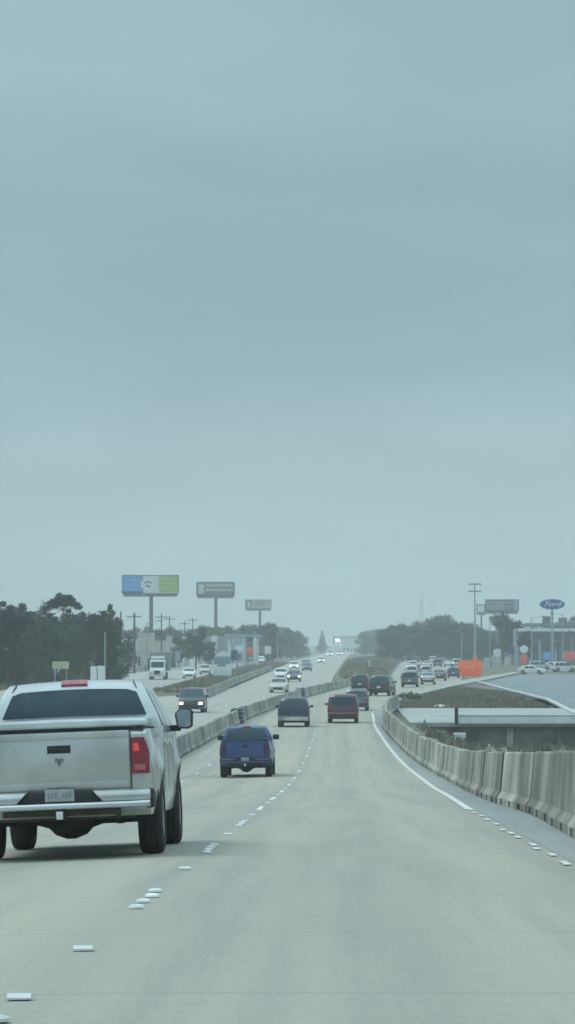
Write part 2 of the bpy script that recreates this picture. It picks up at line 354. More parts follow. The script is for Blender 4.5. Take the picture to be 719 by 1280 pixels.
def make_car(kind, name, label, cat, paintm, loc, rz=0, group=None, lit=False, tail='red_lens', bumper=None, facing=1, roll=0, glow=None, detail=True, rails=False, litm='head_far', plate='plate', scale=1.0):
    """origin at the rear bumper on the ground, +y forward. facing=-1: comes towards the camera, nose placed at loc"""
    S = SPEC[kind]; D = car_deform(S); L, W, r = S['L'], S['W'], S['r']
    root = thing(name, label, cat, loc, rz if facing > 0 else rz+PI, group)
    if facing < 0:
        root.location = Vector(loc)+Matrix.Rotation(rz, 3, 'Z') @ Vector((0, L, 0))
    root.scale = (scale,)*3
    g_ = (road_z(loc[1]+3)-road_z(loc[1]))/3 if loc[2] > .03 or loc[1] < 160 else 0
    root.rotation_euler.x = math.atan(g_)*facing
    if roll: root.rotation_euler.y = roll*facing
    yr, yf = S['wy']; z0 = .27
    prof = S['rear']+S['top']+S['front']+arch(yf, r, r+.07, z0)+arch(yr, r, r+.07, z0)
    shell('body', prof, D, (-.94, -.8, -.45, 0, .45, .8, .94), (.3, .7, 1.4, 2.2, 3.0, L-1, L-.5), (.5, .78, S['belt'], (S['belt']+S['H'])/2), paintm, root, .022)
    G = M['glass']
    def surf(seg, xa, xb0, xb1, sgn):
        (ya, za), (yb, zb) = seg
        def fn(u, v):
            xn = -1+2*u; k = xb0+(xb1-xb0)*v
            return D(xn*k*sgn, ya+(yb-ya)*v, za+(zb-za)*v)
        return fn
    slab(surf(S['rw'], 0, .86, .84, 1), 10, 5, .007, 'rear_window', G, root)
    slab(surf(S['ww'], 0, .90, .86, 1), 10, 5, .007, 'windscreen', G, root)
    y0, y1 = S['sw']; zb, zt = S['belt']+.03, S['H']-.10
    for sx in (-1, 1):
        n = 3 if kind in ('suv', 'van') else 2
        A = y0-.25; Bm = y1
        for k in range(n):
            ya, yb = A+(Bm-A)*k/n+.035, A+(Bm-A)*(k+1)/n-.035
            def fn(u, v, ya=ya, yb=yb, k=k):
                lo, hi = ya, yb
                if k == n-1: hi = yb+.18-(.52)*v
                if k == 0: lo = ya+(.32 if kind != 'sedan' else .42)*v-.02
                y = lo+(hi-lo)*u; return D(sx, y, zb+(zt-zb)*v)+Vector((sx*.001, 0, 0))
            slab(fn, 5, 3, .007*sx, 'side_window', G, root)
        # mirrors
        mb = D(sx, y1+.02, S['belt']+.06)
        bm = bmesh.new(); box(bm, mb.x+(.02 if sx > 0 else -.22), mb.x+(.22 if sx > 0 else -.02), mb.y-.06, mb.y+.08, mb.z-.02, mb.z+.13)
        o = finish(bm, 'mirror', paintm if kind != 'suv' else M['plastic'], root, bevel=.03)
    # underbody, bumpers, lamps
    Box('underbody', M['under'], root, -W*.72, W*.72, .25, L-.25, .26, .62)
    bmat = M[bumper] if bumper else M['plastic']
    zr0, zr1 = (.36, .58) if not bumper else (.40, .62)
    ext = .012 if not bumper else .06
    def bfn(u, v, yc=0):
        xn = -1+2*u; p = D(xn*.985, .0, zr0+(zr1-zr0)*v); p.y -= 0; return p
    slab(bfn, 12, 2, ext, 'rear_bumper', bmat, root)
    def ffn(u, v):
        xn = -1+2*u; return D(xn*.6, L-.005, .36+.2*v)
    slab(ffn, 8, 2, -.015, 'grille', M['plastic'], root)
    la, lb, lz0, lz1 = S['lamp']
    for sx in (-1, 1):
        def tf(u, v):
            z = lz0+(lz1-lz0)*v; y = lerp_tab([(q[1], q[0]) for q in S['rear'] if q[1] >= .3], z)
            return D(sx*(.74+.25*u), y, z)
        slab(tf, 5, 3, .012*sx, 'taillight', M[glow or tail], root)
        def hf(u, v):
            z = .60+.15*v; y = lerp_tab([(q[1], q[0]) for q in reversed(S['front'])], z)
            return D(sx*(.66+.3*u), y, z)
        hl = slab(hf, 5, 3, -.012*sx, 'headlight', M[litm] if lit else M['lens_clear'], root)
    pp = D(0, .0, .75)
    zr = .76 if kind in ('suv', 'van', 'hatch') else .78
    yp = lerp_tab([(q[1], q[0]) for q in S['rear'] if q[1] >= .3], zr)
    pl = Box('number_plate', M[plate], root, -.16, .16, yp-.022, yp+.01, zr-.08, zr+.08)
    if detail:
        bm = bmesh.new()
        for k in range(6): box(bm, -.13+k*.045, -.13+k*.045+.028, yp-.026, yp-.0225, zr-.04, zr+.035)
        finish(bm, 'plate_characters', M['plate_dark'], pl)
    if rails:
        for sx in (-1, 1):
            bm = bmesh.new(); x = sx*W*.70
            tube(bm, (x, .75, S['H']+.07), (x, 2.5, S['H']+.065), .016, n=6)
            for yy in (.8, 1.6, 2.45): tube(bm, (x, yy, S['H']-.02), (x, yy, S['H']+.07), .014, n=6)
            finish(bm, 'roof_rail', M['plastic'], root)
    for sx in (-1, 1):
        for y in (yr, yf): wheel(root, sx*(W-.15), y, r, .27 if kind == 'suv' else .24, sx)
    return root

# ---------------------------------------------------------------- ground / road profile
def road_z(Y):
    g = .0312; a, b = 85., 160.
    if Y < a: z0 = g*(b-a)/2; return z0+g*(a-Y)
    if Y > b: return 0.
    return g*(b-Y)**2/(2*(b-a))
Z0 = road_z(0)           # ~3.82
def cross(X, Y):
    k = .04*(1-sstep(70, 170, Y))
    return -k*(-1.36-max(X, -8.5)) if X < -1.36 else 0.
def RZ(X, Y): return road_z(Y)+cross(X, Y)+(-0.006 if False else 0)
XLEFT = [(-30, -8.0), (60, -7.8), (150, -7.1), (218, -6.2), (267, -4.8), (307, -3.3), (343, -1.6), (403, 1.9), (479, 7.5), (823, 15.7), (1372, 30), (2600, 62)]
XRIGHT = [(-30, 2.75), (25, 2.75), (37, 2.77), (44, 2.94), (55, 3.26), (70, 3.15), (100, 3.5), (120, 3.45), (155, 3.05), (198, 2.65), (235, 3.3), (274, 5.2), (327, 8.3), (456, 17), (823, 31), (1372, 50), (2600, 90)]
XOPPL = [(-30, -22), (200, -21), (300, -19), (330, -13), (380, -11.6), (600, -11.6), (1000, -12), (1750, -7), (3000, 20)]
XOPPR = [(-30, -8.0), (60, -7.8), (150, -7.1), (218, -6.2), (267, -4.8), (307, -3.3), (343, -1.6), (400, -.6), (513, -.3), (1000, 2.5), (1750, 8), (3000, 38)]
def strip(name, tl, tr, m, ys, lift=0, ncross=8, kind='structure', ol=0, orr=0, zf=RZ):
    bm = bmesh.new(); rows = []
    for Y in ys:
        a, b = smooth_tab(tl, Y)+ol, smooth_tab(tr, Y)+orr
        rows.append([bm.verts.new((a+(b-a)*i/ncross, Y, zf(a+(b-a)*i/ncross, Y)+lift)) for i in range(ncross+1)])
    for A, B_ in zip(rows, rows[1:]):
        for i in range(ncross): bm.faces.new((A[i], A[i+1], B_[i+1], B_[i]))
    for f in bm.faces: f.smooth = True
    me = bpy.data.meshes.new(name); bm.to_mesh(me); bm.free()
    o = link(name, me, m); tag(o, kind=kind); return o
YS = [-30+i*6 for i in range(35)]+[180+i*12 for i in range(30)]+[560+i*60 for i in range(8)]+[1100+i*150 for i in range(11)]
def flat(name, pts, z, m, lab=None, kind='structure'):
    bm = bmesh.new(); bm.faces.new([bm.verts.new((x, y, z)) for x, y in pts])
    bmesh.ops.triangulate(bm, faces=bm.faces[:])
    bmesh.ops.recalc_face_normals(bm, faces=bm.faces)
    for f in bm.faces:
        if f.normal.z < 0: f.normal_flip()
    me = bpy.data.meshes.new(name); bm.to_mesh(me); bm.free()
    o = link(name, me, m); tag(o, kind=kind); return o
def G(px, py, z=0.):
    """ground point seen at a photo pixel"""
    s = (py-HY)/(CZ-z); Y = F/s; return ((px-VX)/s, Y)

# base terrain: one sheet, with the creek dip on the near right and banks up to the deck
def terrain_h(x, y):
    h = -.10
    # creek dip right of the highway, in front of the crossing street
    right = sstep(4.6, 9, x)*(1-sstep(209.5, 214, y))*sstep(40, 80, y+60)
    h -= 1.5*right
    # fill under the descending highway
    if y < 170:
        top = road_z(y)-.35
        inside = sstep(-23.6, -20.6, x)*(1-sstep(2.2, 5.2, x))
        h = h*(1-inside)+max(h, top)*inside if top > h else h
    # low mound between the two carriageways
    m = sstep(395, 600, y)*(1-sstep(900, 1250, y))
    if m > 0:
        xl = lerp_tab(XOPPR, y)+.6; xr = lerp_tab(XLEFT, y)-.6
        if xr > xl+1:
            t = (x-xl)/(xr-xl)
            if 0 < t < 1: h += (1.15+.2*math.sin(y*.05)+.2*math.sin(x*.9+y*.02))*m*min(1, 5*t, 5*(1-t))
    return h
bm = bmesh.new()
xs = sorted(set([-4000, -1500, -600, -300, -150, -100, -70]+[-60+i*4 for i in range(9)]+[-24+i*1.2 for i in range(42)]+[30+i*4 for i in range(12)]+[90, 130, 200, 400, 900, 2000, 4000]))
ysn = sorted(set([-300, -100, -40]+[-20+i*8 for i in range(26)]+[184+i*3 for i in range(12)]+[224+i*12 for i in range(32)]+[620+i*40 for i in range(20)]+[1500, 2000, 3000, 5000, 9000]))
gv = [[bm.verts.new((x, y, terrain_h(x, y))) for x in xs] for y in ysn]
for A, B_ in zip(gv, gv[1:]):
    for i in range(len(xs)-1): bm.faces.new((A[i], A[i+1], B_[i+1], B_[i]))
for f in bm.faces: f.smooth = True
me = bpy.data.meshes.new('ground'); bm.to_mesh(me); bm.free()
tag(link('ground', me, M['earth']), kind='structure')

strip('highway', XLEFT, XRIGHT, M['road'], YS, 0, 12)
strip('opposing_carriageway', XOPPL, XOPPR, M['road_far'], YS, 0, 12, orr=-.02)
# shoulder strip between the edge line and the barrier
XEDGE = [(-30, 2.05), (30, 2.12), (54, 2.3), (80, 2.62), (110, 2.8), (140, 2.65), (170, 2.45), (200, 2.3), (240, 2.6)]
strip('hard_shoulder', XEDGE, XRIGHT, M['shoulder'], [y for y in YS if y <= 240], .004, 2, ol=.12, orr=-.02)
def line(name, tab, w, ys, lift=.010):
    return strip(name, [(y, x-w/2) for y, x in tab], [(y, x+w/2) for y, x in tab], M['white_paint'], ys, lift, 1)
line('edge_line_marking', XEDGE, .14, [60+i*6 for i in range(31)])
bm = bmesh.new()     # worn remnants of the same line nearer the eye
for y, jx in ((y_*1.12, j_) for y_, j_ in ((53.2, 0), (53.6, .03), (51, -.02), (48.5, .02), (45.8, 0), (43.2, .03), (40.1, -.03), (38.5, 0), (36.8, .0), (33.9, .02), (32.6, -.02), (30.7, .03), (28.4, 0), (26.6, .02))):
    x = smooth_tab(XEDGE, y)+jx; a = .055; l = random.uniform(.45, .75)
    pts = [(x-a*.5, y-l), (x+a*.9, y-l*.8), (x+a*1.1, y+l*.7), (x-a*.1, y+l)]
    bm.faces.new([bm.verts.new((px, py, RZ(px, py)+.011)) for px, py in pts])
me = bpy.data.meshes.new('worn_edge_marking'); bm.to_mesh(me); bm.free(); tag(link('worn_edge_marking', me, M['white_paint']), kind='structure')
# opposing carriageway lane dashes
bm = bmesh.new()
for k in range(22):
    y = 205+k*12.2; x = (smooth_tab(XOPPR, y)-3.9)
    bm.faces.new([bm.verts.new((px, py, RZ(px, py)+.008)) for px, py in ((x-.06, y), (x+.06, y), (x+.06, y+3), (x-.06, y+3))])
me = bpy.data.meshes.new('lane_dash_marking'); bm.to_mesh(me); bm.free(); tag(link('lane_dash_marking', me, M['white_paint']), kind='structure')

# raised pavement markers
bm = bmesh.new()
rings = [[bm.verts.new((.056*math.cos(t)*k, .066*math.sin(t)*k, z)) for t in [2*PI*i/10 for i in range(10)]] for k, z in ((1, 0), (.93, .012), (.6, .020))]
for A, B_ in zip(rings, rings[1:]):
    for i in range(10): bm.faces.new((A[i], A[(i+1) % 10], B_[(i+1) % 10], B_[i]))
bm.faces.new(rings[-1])
btn = finish(bm, 'pavement_marker', M['ceramic']); used = [False]
bm = bmesh.new(); box(bm, -.055, .055, -.05, .05, 0, .006); prism(bm, [(-.045, .006), (.045, .006), (.02, .022), (-.02, .022)], 'x', -.052, .052)
refl = finish(bm, 'reflective_marker', M['lens_clear']); used2 = [False]
def place_btn(x, y):
    o = btn if not used[0] else btn.copy()
    if used[0]: COL.objects.link(o)
    used[0] = True
    o.location = (x, y, RZ(x, y)+.002)
    tag(o, 'round white ceramic button raised from the concrete along a lane line', 'lane button', 'white buttons of the lane lines')
def place_refl(x, y, first=[True]):
    o = refl if first[0] else refl.copy()
    if not first[0]: COL.objects.link(o)
    first[0] = False
    o.location = (x, y, RZ(x, y)+.002)
    tag(o, 'small square reflector set alone between two groups of white buttons', 'road reflector', 'reflectors of the lane lines')
LLX = [(0, -1.36), (110, -1.36), (150, -1.25), (200, -1.1), (240, -.7), (290, .6)]
for k in range(-1, 14):
    y0 = 22.95+12.2*k
    for j in range(4):
        yy = y0+j*.88
        if yy > 9: place_btn(lerp_tab(LLX, yy)+random.uniform(-.015, .015), yy)
    if y0-4.8 > 5: place_refl(lerp_tab(LLX, y0-4.8), y0-4.8)
place_refl(-1.37, 14.6)
for k in range(4):
    for j in range(3): place_btn(-5.0+random.uniform(-.02, .02), 108+k*12.2+j*.8)

# ---------------------------------------------------------------- concrete barriers
def barrier_mesh(L, h=1.05, slots=True, half=False):
    pr = [(-.25, 0), (-.25, .13), (-.165, .25), (-.10, h-.03), (-.08, h), (.08, h), (.10, h-.03), (.165, .25), (.25, .13), (.25, 0)]
    st = [(0, 0), (L, 0)]
    if slots: st = [(0, 0), (L*.16, 0), (L*.16+.001, .115), (L*.16+.8, .115), (L*.16+.801, 0), (L*.48, 0), (L*.48+.001, .115), (L*.48+.8, .115), (L*.48+.801, 0), (L*.8, 0), (L*.8+.001, .115), (L*.8+.8, .115), (L*.8+.801, 0), (L, 0)]
    bm = bmesh.new(); rows = []
    for y, lift in st:
        rows.append([bm.verts.new((x, y, max(z, lift) if z < .072 else z)) for x, z in pr])
    n = len(pr)
    for A, B_ in zip(rows, rows[1:]):
        for i in range(n):
            try: bm.faces.new((A[i], A[(i+1) % n], B_[(i+1) % n], B_[i]))
            except ValueError: pass
    bm.faces.new(rows[0]); bm.faces.new(rows[-1][::-1])
    bmesh.ops.recalc_face_normals(bm, faces=bm.faces)
    for f in bm.faces: f.smooth = False
    me = bpy.data.meshes.new('concrete_barrier'); bm.to_mesh(me); bm.free(); me.materials.append(M['barrier']); return me
def run_barriers(tab, off, y0, y1, L, me, label, group, zf=RZ, hscale=1., jit=.03):
    y = y0; k = 0
    while y < y1:
        x0 = smooth_tab(tab, y, 2)+off; x1 = smooth_tab(tab, y+L, 2)+off
        d = math.hypot(x1-x0, L); yn = y+L*L/d
        o = bpy.data.objects.new('concrete_barrier', me); COL.objects.link(o)
        o.location = (x0+random.uniform(-jit, jit), y, zf(x0, y))
        o.rotation_euler = (math.atan2(zf(x1, yn)-zf(x0, y), L), random.uniform(-.012, .012), -math.atan2(x1-x0, yn-y)+random.uniform(-.004, .004))
        o.scale = (1, 1, hscale*random.uniform(.975, 1.02))
        tag(o, label, 'concrete barrier', group); y = yn+.03; k += 1
bmesh_r = barrier_mesh(9.14); bmesh_l = barrier_mesh(6.02, .86, True)
run_barriers(XRIGHT, .25, -24.6, 254, 9.12, bmesh_r, 'tall grey precast barrier block lining the narrow shoulder of the descending highway', 'barrier blocks along the narrow shoulder', jit=.015)
run_barriers([(y, x) for y, x in XLEFT], .25, 42, 405, 6.0, bmesh_l, 'low stained barrier block in the curving wall between the two directions of traffic', 'barrier blocks between the two carriageways')
XLB = [(300, -11.9), (330, -11.9), (400, -12.3), (1000, -12.6)]
run_barriers(XLB, 0, 302, 640, 6.0, bmesh_l, 'pale weathered barrier block on the outer edge of the oncoming carriageway by the grass', 'barrier blocks on the outer edge of the oncoming carriageway', zf=lambda x, y: .0)
# dark steel sockets where the median wall is interrupted
for (Y, w, lb) in ((207, .85, 'dark steel crash plate box in the median wall behind the blue car'), (303, .8, 'dark steel box set in the median wall above the slate coloured car')):
    x = smooth_tab(XLEFT, Y)+.25
    t = thing('steel_barrier_gate', lb, 'barrier gate', (x, Y, RZ(x, Y)))
    bm = bmesh.new(); box(bm, -.36, .36, -1.0, 3.0, 0, .9); finish(bm, 'gate_plate', M['dark_steel'], t, bevel=.03)
    bm = bmesh.new()
    for z in (.25, .5, .75): box(bm, -.40, .40, -1.03, 3.03, z-.03, z+.03)
    finish(bm, 'gate_rib', M['galv'], t)
    for yy in (-.6, 2.6): Tube('gate_post', M['galv'], t, (.2, yy, .0), (.2, yy, 1.02), .06)

# ---------------------------------------------------------------- side streets, verges, banks on the right
flat('grass_verge', [G(470, 886), G(520, 871), G(572, 857.5), (18, 400), G(640, 865), G(719, 894), (60, 225), (60, 256), (4, 256)], -.02, M['bank'])
flat('exit_ramp', [(4.0, 262), (8, 327), (17.0, 456), (31, 588), (55, 800), (66, 800), (38, 600), G(660, 838), G(600, 851), G(560, 858.5), G(520, 868.5), G(485, 880)], .006, M['road_far'])
flat('side_road', [G(598, 853), G(660, 842), (50, 520), (75, 440), (75, 228), (40, 228), G(719, 893), G(684, 875), G(640, 864)], .002, M['asphalt'])
# crossing street as a low deck with a white parapet
t = thing('low_bridge', 'low street bridge with bright white parapet crossing below the highway barrier', 'bridge', (0, 0, 0))
Box('deck', M['street'], t, 4.6, 95, 208.7, 256, -.22, .03)
Box('retaining_wall', M['barrier'], t, 4.7, 95, 209.3, 210.0, -2.2, -.223)
for k in range(14): Box('wall_buttress', M['barrier'], t, 7.5+k*3.1, 7.9+k*3.1, 209.0, 209.297, -2.2, -.3)
Box('parapet', M['parapet_white'], t, 7.6, 95, 208.3, 208.62, -.02, .48, bevel=.02)
Box('parapet_coping', M['parapet_white'], t, 7.55, 95.05, 208.22, 208.7, .483, .55, bevel=.015)
Box('end_post', M['dark_steel'], t, 7.35, 7.56, 208.2, 208.75, 0, .95, bevel=.02)
# kerb along side road
def kerb(name, pts, m, w=.25, h=.14, z=0):
    bm = bmesh.new()
    for (x0, y0), (x1, y1) in zip(pts, pts[1:]):
        d = Vector((x1-x0, y1-y0)).normalized(); n = Vector((-d.y, d.x))*w/2
        P = [(x0+n.x, y0+n.y), (x0-n.x, y0-n.y), (x1-n.x, y1-n.y), (x1+n.x, y1+n.y)]
        prism(bm, P, 'z', z, z+h)
    o = finish(bm, name, m); tag(o, kind='structure'); return o
kerb('kerb', [G(485, 880.5), G(520, 869), G(560, 859), G(600, 851.5), G(660, 838.5)], M['concrete_pale'])
kerb('kerb', [G(598, 853), G(640, 864), G(684, 875), G(719, 893)], M['concrete_pale'], .4)
# left frontage road
flat('frontage_road', [(-19.2, 300), (-22, 240), (-34, 240), (-36, 420), (-33, 700), (-34, 1100), (-26, 1100), (-21, 700), (-20, 430)], .003, M['road_far'])
# verge strip far left and the far right lot
flat('lot_pavement', [(36, 640), (52, 530), (110, 480), (140, 760), (60, 1000), (44, 820)], .012, M['street'])

# grass tufts as countless stuff on verges
def tufts(name, spots, hmin, hmax, m):
    bm = bmesh.new()
    for (x, y, z) in spots:
        for _ in range(4):
            a = random.uniform(0, PI); h = random.uniform(hmin, hmax); w = random.uniform(.06, .2)
            dx, dy = math.cos(a)*w, math.sin(a)*w; jx, jy = random.uniform(-.3, .3), random.uniform(-.3, .3)
            bm.faces.new([bm.verts.new(p) for p in ((x+jx-dx, y+jy-dy, z), (x+jx+dx, y+jy+dy, z), (x+jx+random.uniform(-.15, .15), y+jy, z+h))])
    me = bpy.data.meshes.new(name); bm.to_mesh(me); bm.free(); o = link(name, me, m); tag(o, kind='stuff'); return o
sp = []
def inpoly(x, y, P):
    c = False
    for (x0, y0), (x1, y1) in zip(P, P[1:]+P[:1]):
        if (y0 > y) != (y1 > y) and x < (x1-x0)*(y-y0)/(y1-y0)+x0: c = not c
    return c
GP = [G(474, 886), G(520, 872), G(572, 859), G(640, 866.5), G(717, 896), (30, 257), (4, 257)]
while len(sp) < 3500:
    x, y = random.uniform(3, 30), random.uniform(257, 400)
    if inpoly(x, y, GP): sp.append((x, y, -.03))
tufts('verge_grass', sp, .08, .3, M['blade'])
sp = []
while len(sp) < 4000:
    y = random.uniform(430, 1000); x = random.uniform(0, 20); h = terrain_h(x, y)
    if h > .05: sp.append((x, y, h-.03))
tufts('median_grass', sp, .1, .35, M['blade'])
sp = [(random.uniform(-19.5, -12.6), random.uniform(345, 900), -.1) for _ in range(2500)]+[(random.uniform(-60, -36), random.uniform(240, 500), -.1) for _ in range(2500)]
tufts('roadside_grass', sp, .1, .45, M['blade'])
sp = [(random.uniform(5, 30), random.uniform(140, 207), 0) for _ in range(1600)]
tufts('creek_bank_grass', [(x, y, terrain_h(x, y)-.02) for x, y, _ in sp], .15, .6, M['blade'])

# ---------------------------------------------------------------- trees
def leaf_cloud(bm, lobes, n, size, flatness=.75):
    tot = sum(l[3]**2 for l in lobes)
    for (cx, cy, cz, r) in lobes:
        for _ in range(int(n*r*r/tot)):
            v = Vector((random.gauss(0, 1), random.gauss(0, 1), random.gauss(0, 1))).normalized()*r*random.uniform(.35, 1.05)
            p = Vector((cx+v.x, cy+v.y, cz+v.z*flatness))
            a = Vector((random.gauss(0, 1), random.gauss(0, 1), random.gauss(0, .6))).normalized(); b = a.orthogonal().normalized()
            s = size*random.uniform(.5, 1.3)
            q = [p+a*s, p+b*s*.6, p-a*s*.8, p-b*s*.55]
            bm.faces.new([bm.verts.new(x) for x in q])
def tree_meshes(kind, seed):
    random.seed(seed)
    cb = bmesh.new(); tb = bmesh.new(); lobes = []
    if kind == 'pine':       # tall bare trunk, flat layered crown; unit height 12
        H = 12; tube(tb, (0, 0, 0), (.15, .1, H*.9), .2, .06)
        for k in range(11):
            z = H*(.52+.45*k/11); a = random.uniform(0, 2*PI); l = random.uniform(.8, 2.1)*(1.15-.7*abs(k/11-.45))
            lobes.append((math.cos(a)*l, math.sin(a)*l, z, random.uniform(.8, 1.25)*(1.1-.45*k/11)))
            tube(tb, (.1, .05, z-.5), (math.cos(a)*l, math.sin(a)*l, z), .06, .03, 5)
        leaf_cloud(cb, lobes, 2600, .24, .6); lm = 'leaf_pine'
    elif kind == 'umbrella':  # wide flat pine on a leaning trunk
        H = 12; tube(tb, (0, 0, 0), (.2, 0, H*.5), .22, .15); tube(tb, (.2, 0, H*.5), (-.1, 0, H*.93), .15, .07)
        for x, z, r in ((-2.3, 10.2, .7), (-1.7, 10.8, .9), (-.9, 11.1, 1.0), (0, 11.4, 1.15), (.8, 11.2, 1.0), (1.5, 10.8, .8), (2.1, 10.4, .6), (-1.9, 9.3, .5), (1.3, 9.2, .5)):
            lobes.append((x, random.uniform(-.8, .8), z, r)); tube(tb, (0, 0, H*.84), (x, lobes[-1][1], z), .05, .02, 5)
        lobes += [(-1.1, .2, 10.5, .6), (.3, -.2, 10.8, .7), (.6, .3, 9.9, .45), (-2.5, 0, 9.7, .4), (.9, 0, 11.8, .5), (-.5, 0, 12.0, .5)]
        leaf_cloud(cb, lobes, 2600, .21, .6); lm = 'leaf_pine'
    elif kind == 'wood':      # full to the ground, woodland edge
        H = 11; tube(tb, (0, 0, 0), (0, 0, H*.8), .2, .06)
        for k in range(20):
            z = H*random.uniform(.1, .9); a = random.uniform(0, 2*PI); l = random.uniform(.3, 2.6)*(1.15-abs(z/H-.45))
            lobes.append((math.cos(a)*l, math.sin(a)*l, z, random.uniform(.9, 1.5)))
        for k in range(8):
            a = 2*PI*k/8; tube(tb, (0, 0, H*.3), (math.cos(a)*1.8, math.sin(a)*1.8, H*.6), .08, .03, 5)
        leaf_cloud(cb, lobes, 3000, .24, .9); lm = 'leaf_oak'
    elif kind == 'round':
        H = 10; tube(tb, (0, 0, 0), (0, 0, H*.5), .25, .15)
        for k in range(22):
            a = random.uniform(0, 2*PI); l = random.uniform(.5, 3.0); z = H*random.uniform(.3, .85)
            l *= math.sqrt(max(.1, 1-((z/H-.5)/.5)**2)); lobes.append((math.cos(a)*l, math.sin(a)*l, z, random.uniform(.9, 1.4)))
            tube(tb, (0, 0, H*.42), (math.cos(a)*l*.8, math.sin(a)*l*.8, z), .09, .03, 5)
        leaf_cloud(cb, lobes, 3400, .28, .85); lm = 'leaf_oak'
    elif kind == 'cone':
        H = 11; tube(tb, (0, 0, 0), (0, 0, H*.95), .2, .03)
        for k in range(22):
            z = H*(.12+.86*k/22); R = 2.4*(1-k/23)**.8; a = k*2.4; l = R*random.uniform(.3, .7)
            lobes.append((math.cos(a)*l, math.sin(a)*l, z, max(.35, R*.55)))
        leaf_cloud(cb, lobes, 3000, .24, .8); lm = 'leaf_pine'
    else:                     # twiggy winter crown
        H = 11; tube(tb, (0, 0, 0), (0, 0, H*.45), .2, .14)
        for k in range(26):
            a = random.uniform(0, 2*PI); l = random.uniform(.6, 2.8); z = H*random.uniform(.55, 1)
            l *= 1.1-.5*(z/H); tube(tb, (0, 0, H*random.uniform(.3, .48)), (math.cos(a)*l, math.sin(a)*l, z), .07, .015, 4)
            lobes.append((math.cos(a)*l, math.sin(a)*l, z-.2, .8))
        leaf_cloud(cb, lobes, 1500, .16, 1); lm = 'leaf_bare'
    out = []
    for b, n, m in ((cb, 'crown', lm), (tb, 'trunk', 'bark')):
        me = bpy.data.meshes.new(n); b.to_mesh(me); b.free(); me.materials.append(M[m]); out.append(me)
    return out, H
TM = {k: [tree_meshes(k, s+i*7) for i in range(n)] for k, s, n in (('pine', 11, 4), ('umbrella', 5, 1), ('wood', 31, 4), ('round', 51, 3), ('cone', 71, 1), ('twig', 91, 2))}
random.seed(21)
NM = dict(pine='pine_tree', umbrella='pine_tree', wood='woodland_tree', round='round_tree', cone='cone_tree', twig='winter_tree')
def tree(kind, x, y, h, label, group=None, v=None, z=-.1, wide=1.):
    ms, H = TM[kind][random.randrange(len(TM[kind])) if v is None else v]
    t = thing(NM[kind], label, 'tree', (x, y, z), random.uniform(-3, 3) if kind != 'umbrella' else 0, group)
    k = h/H; t.scale = (k*wide, k*wide, k)
    link('crown', ms[0], None, t); link('trunk', ms[1], None, t)
    return t
def at(px, Y): return (px-VX)*Y/F
def ht(py, Y): return CZ+(HY-py)*Y/F+.1
# left pine wood, 370 - 480 m away
GL = 'dark woodland trees behind the silver pickup'
tree('umbrella', at(79, 400), 400, ht(744, 400), 'tall flat-topped pine rising above the dark wood over the pickup roof')
tree('twig', at(49, 390), 390, ht(748, 390), 'thin bare tree spiking above the dark wood, next to the flat-topped pine', wide=.25)
tree('pine', at(141, 420), 420, ht(751, 420), 'slim ragged pine leaning up at the open end of the dark wood', wide=.55, v=2)
prof = [(-60, 752), (-20, 750), (0, 751), (15, 746), (30, 753), (45, 764), (60, 768), (72, 768), (90, 766), (108, 762), (122, 760), (134, 768), (146, 772)]
i = 0
for row, Y in enumerate((385, 405, 430, 460)):
    px = -110+row*7
    while px < 150:
        top = lerp_tab(prof, px)+random.uniform(-4, 11)+(0 if row > 0 else 9)
        kd = 'wood' if row in (0, 1) or random.random() < .5 else 'pine'
        tree(kd, at(px, Y), Y+random.uniform(-6, 6), ht(top, Y), 'dark dense tree merged in the wood standing behind the silver pickup' if kd == 'wood' else 'tall dark pine inside the wood standing behind the silver pickup', GL if kd == 'wood' else 'pines inside the wood behind the silver pickup', wide=.9)
        px += random.uniform(13, 20)
# bush & trees around the left businesses
tree('round', at(245, 640), 640, ht(779, 640), 'round dark tree between the cream shop and the white pylon sign', wide=.72)
for px, Y, top in ((160, 600, 798), (224, 700, 792), (262, 690, 800)):
    tree('round', at(px, Y), Y, ht(top, Y), {160: 'low leafy tree in front of the white end building', 224: 'small leafy tree beside the cream shop wall', 262: 'low leafy tree behind the tall thin white pylon sign'}[px], wide=.8)
px = 120
while px < 345:
    Y = random.uniform(880, 980); tree(random.choice(['wood', 'round', 'wood']), at(px, Y), Y, ht(random.uniform(776, 786)-0, Y)*(.95 if px < 250 else 1), 'hazy tree in the long treeline behind the roadside businesses', 'treeline behind the roadside businesses', wide=1.15); px += random.uniform(7, 11)
prof = [(325, 782), (345, 780), (362, 786), (376, 789), (384, 785), (400, 787), (410, 796)]
px = 326
while px < 408:
    Y = random.uniform(1150, 1350); tree(random.choice(['wood', 'round']), at(px, Y)-8 if px > 372 else at(px, Y), Y, ht(lerp_tab(prof, px)+random.uniform(-1, 3), Y), 'grey hazy tree beside the far bend of the oncoming carriageway', 'trees beside the far bend of the oncoming carriageway', wide=1.2); px += random.uniform(5, 8)
tree('cone', at(403, 1800), 1800, ht(787, 1800), 'pointed evergreen by the far bend, taller than the trees beside it', wide=1.3)
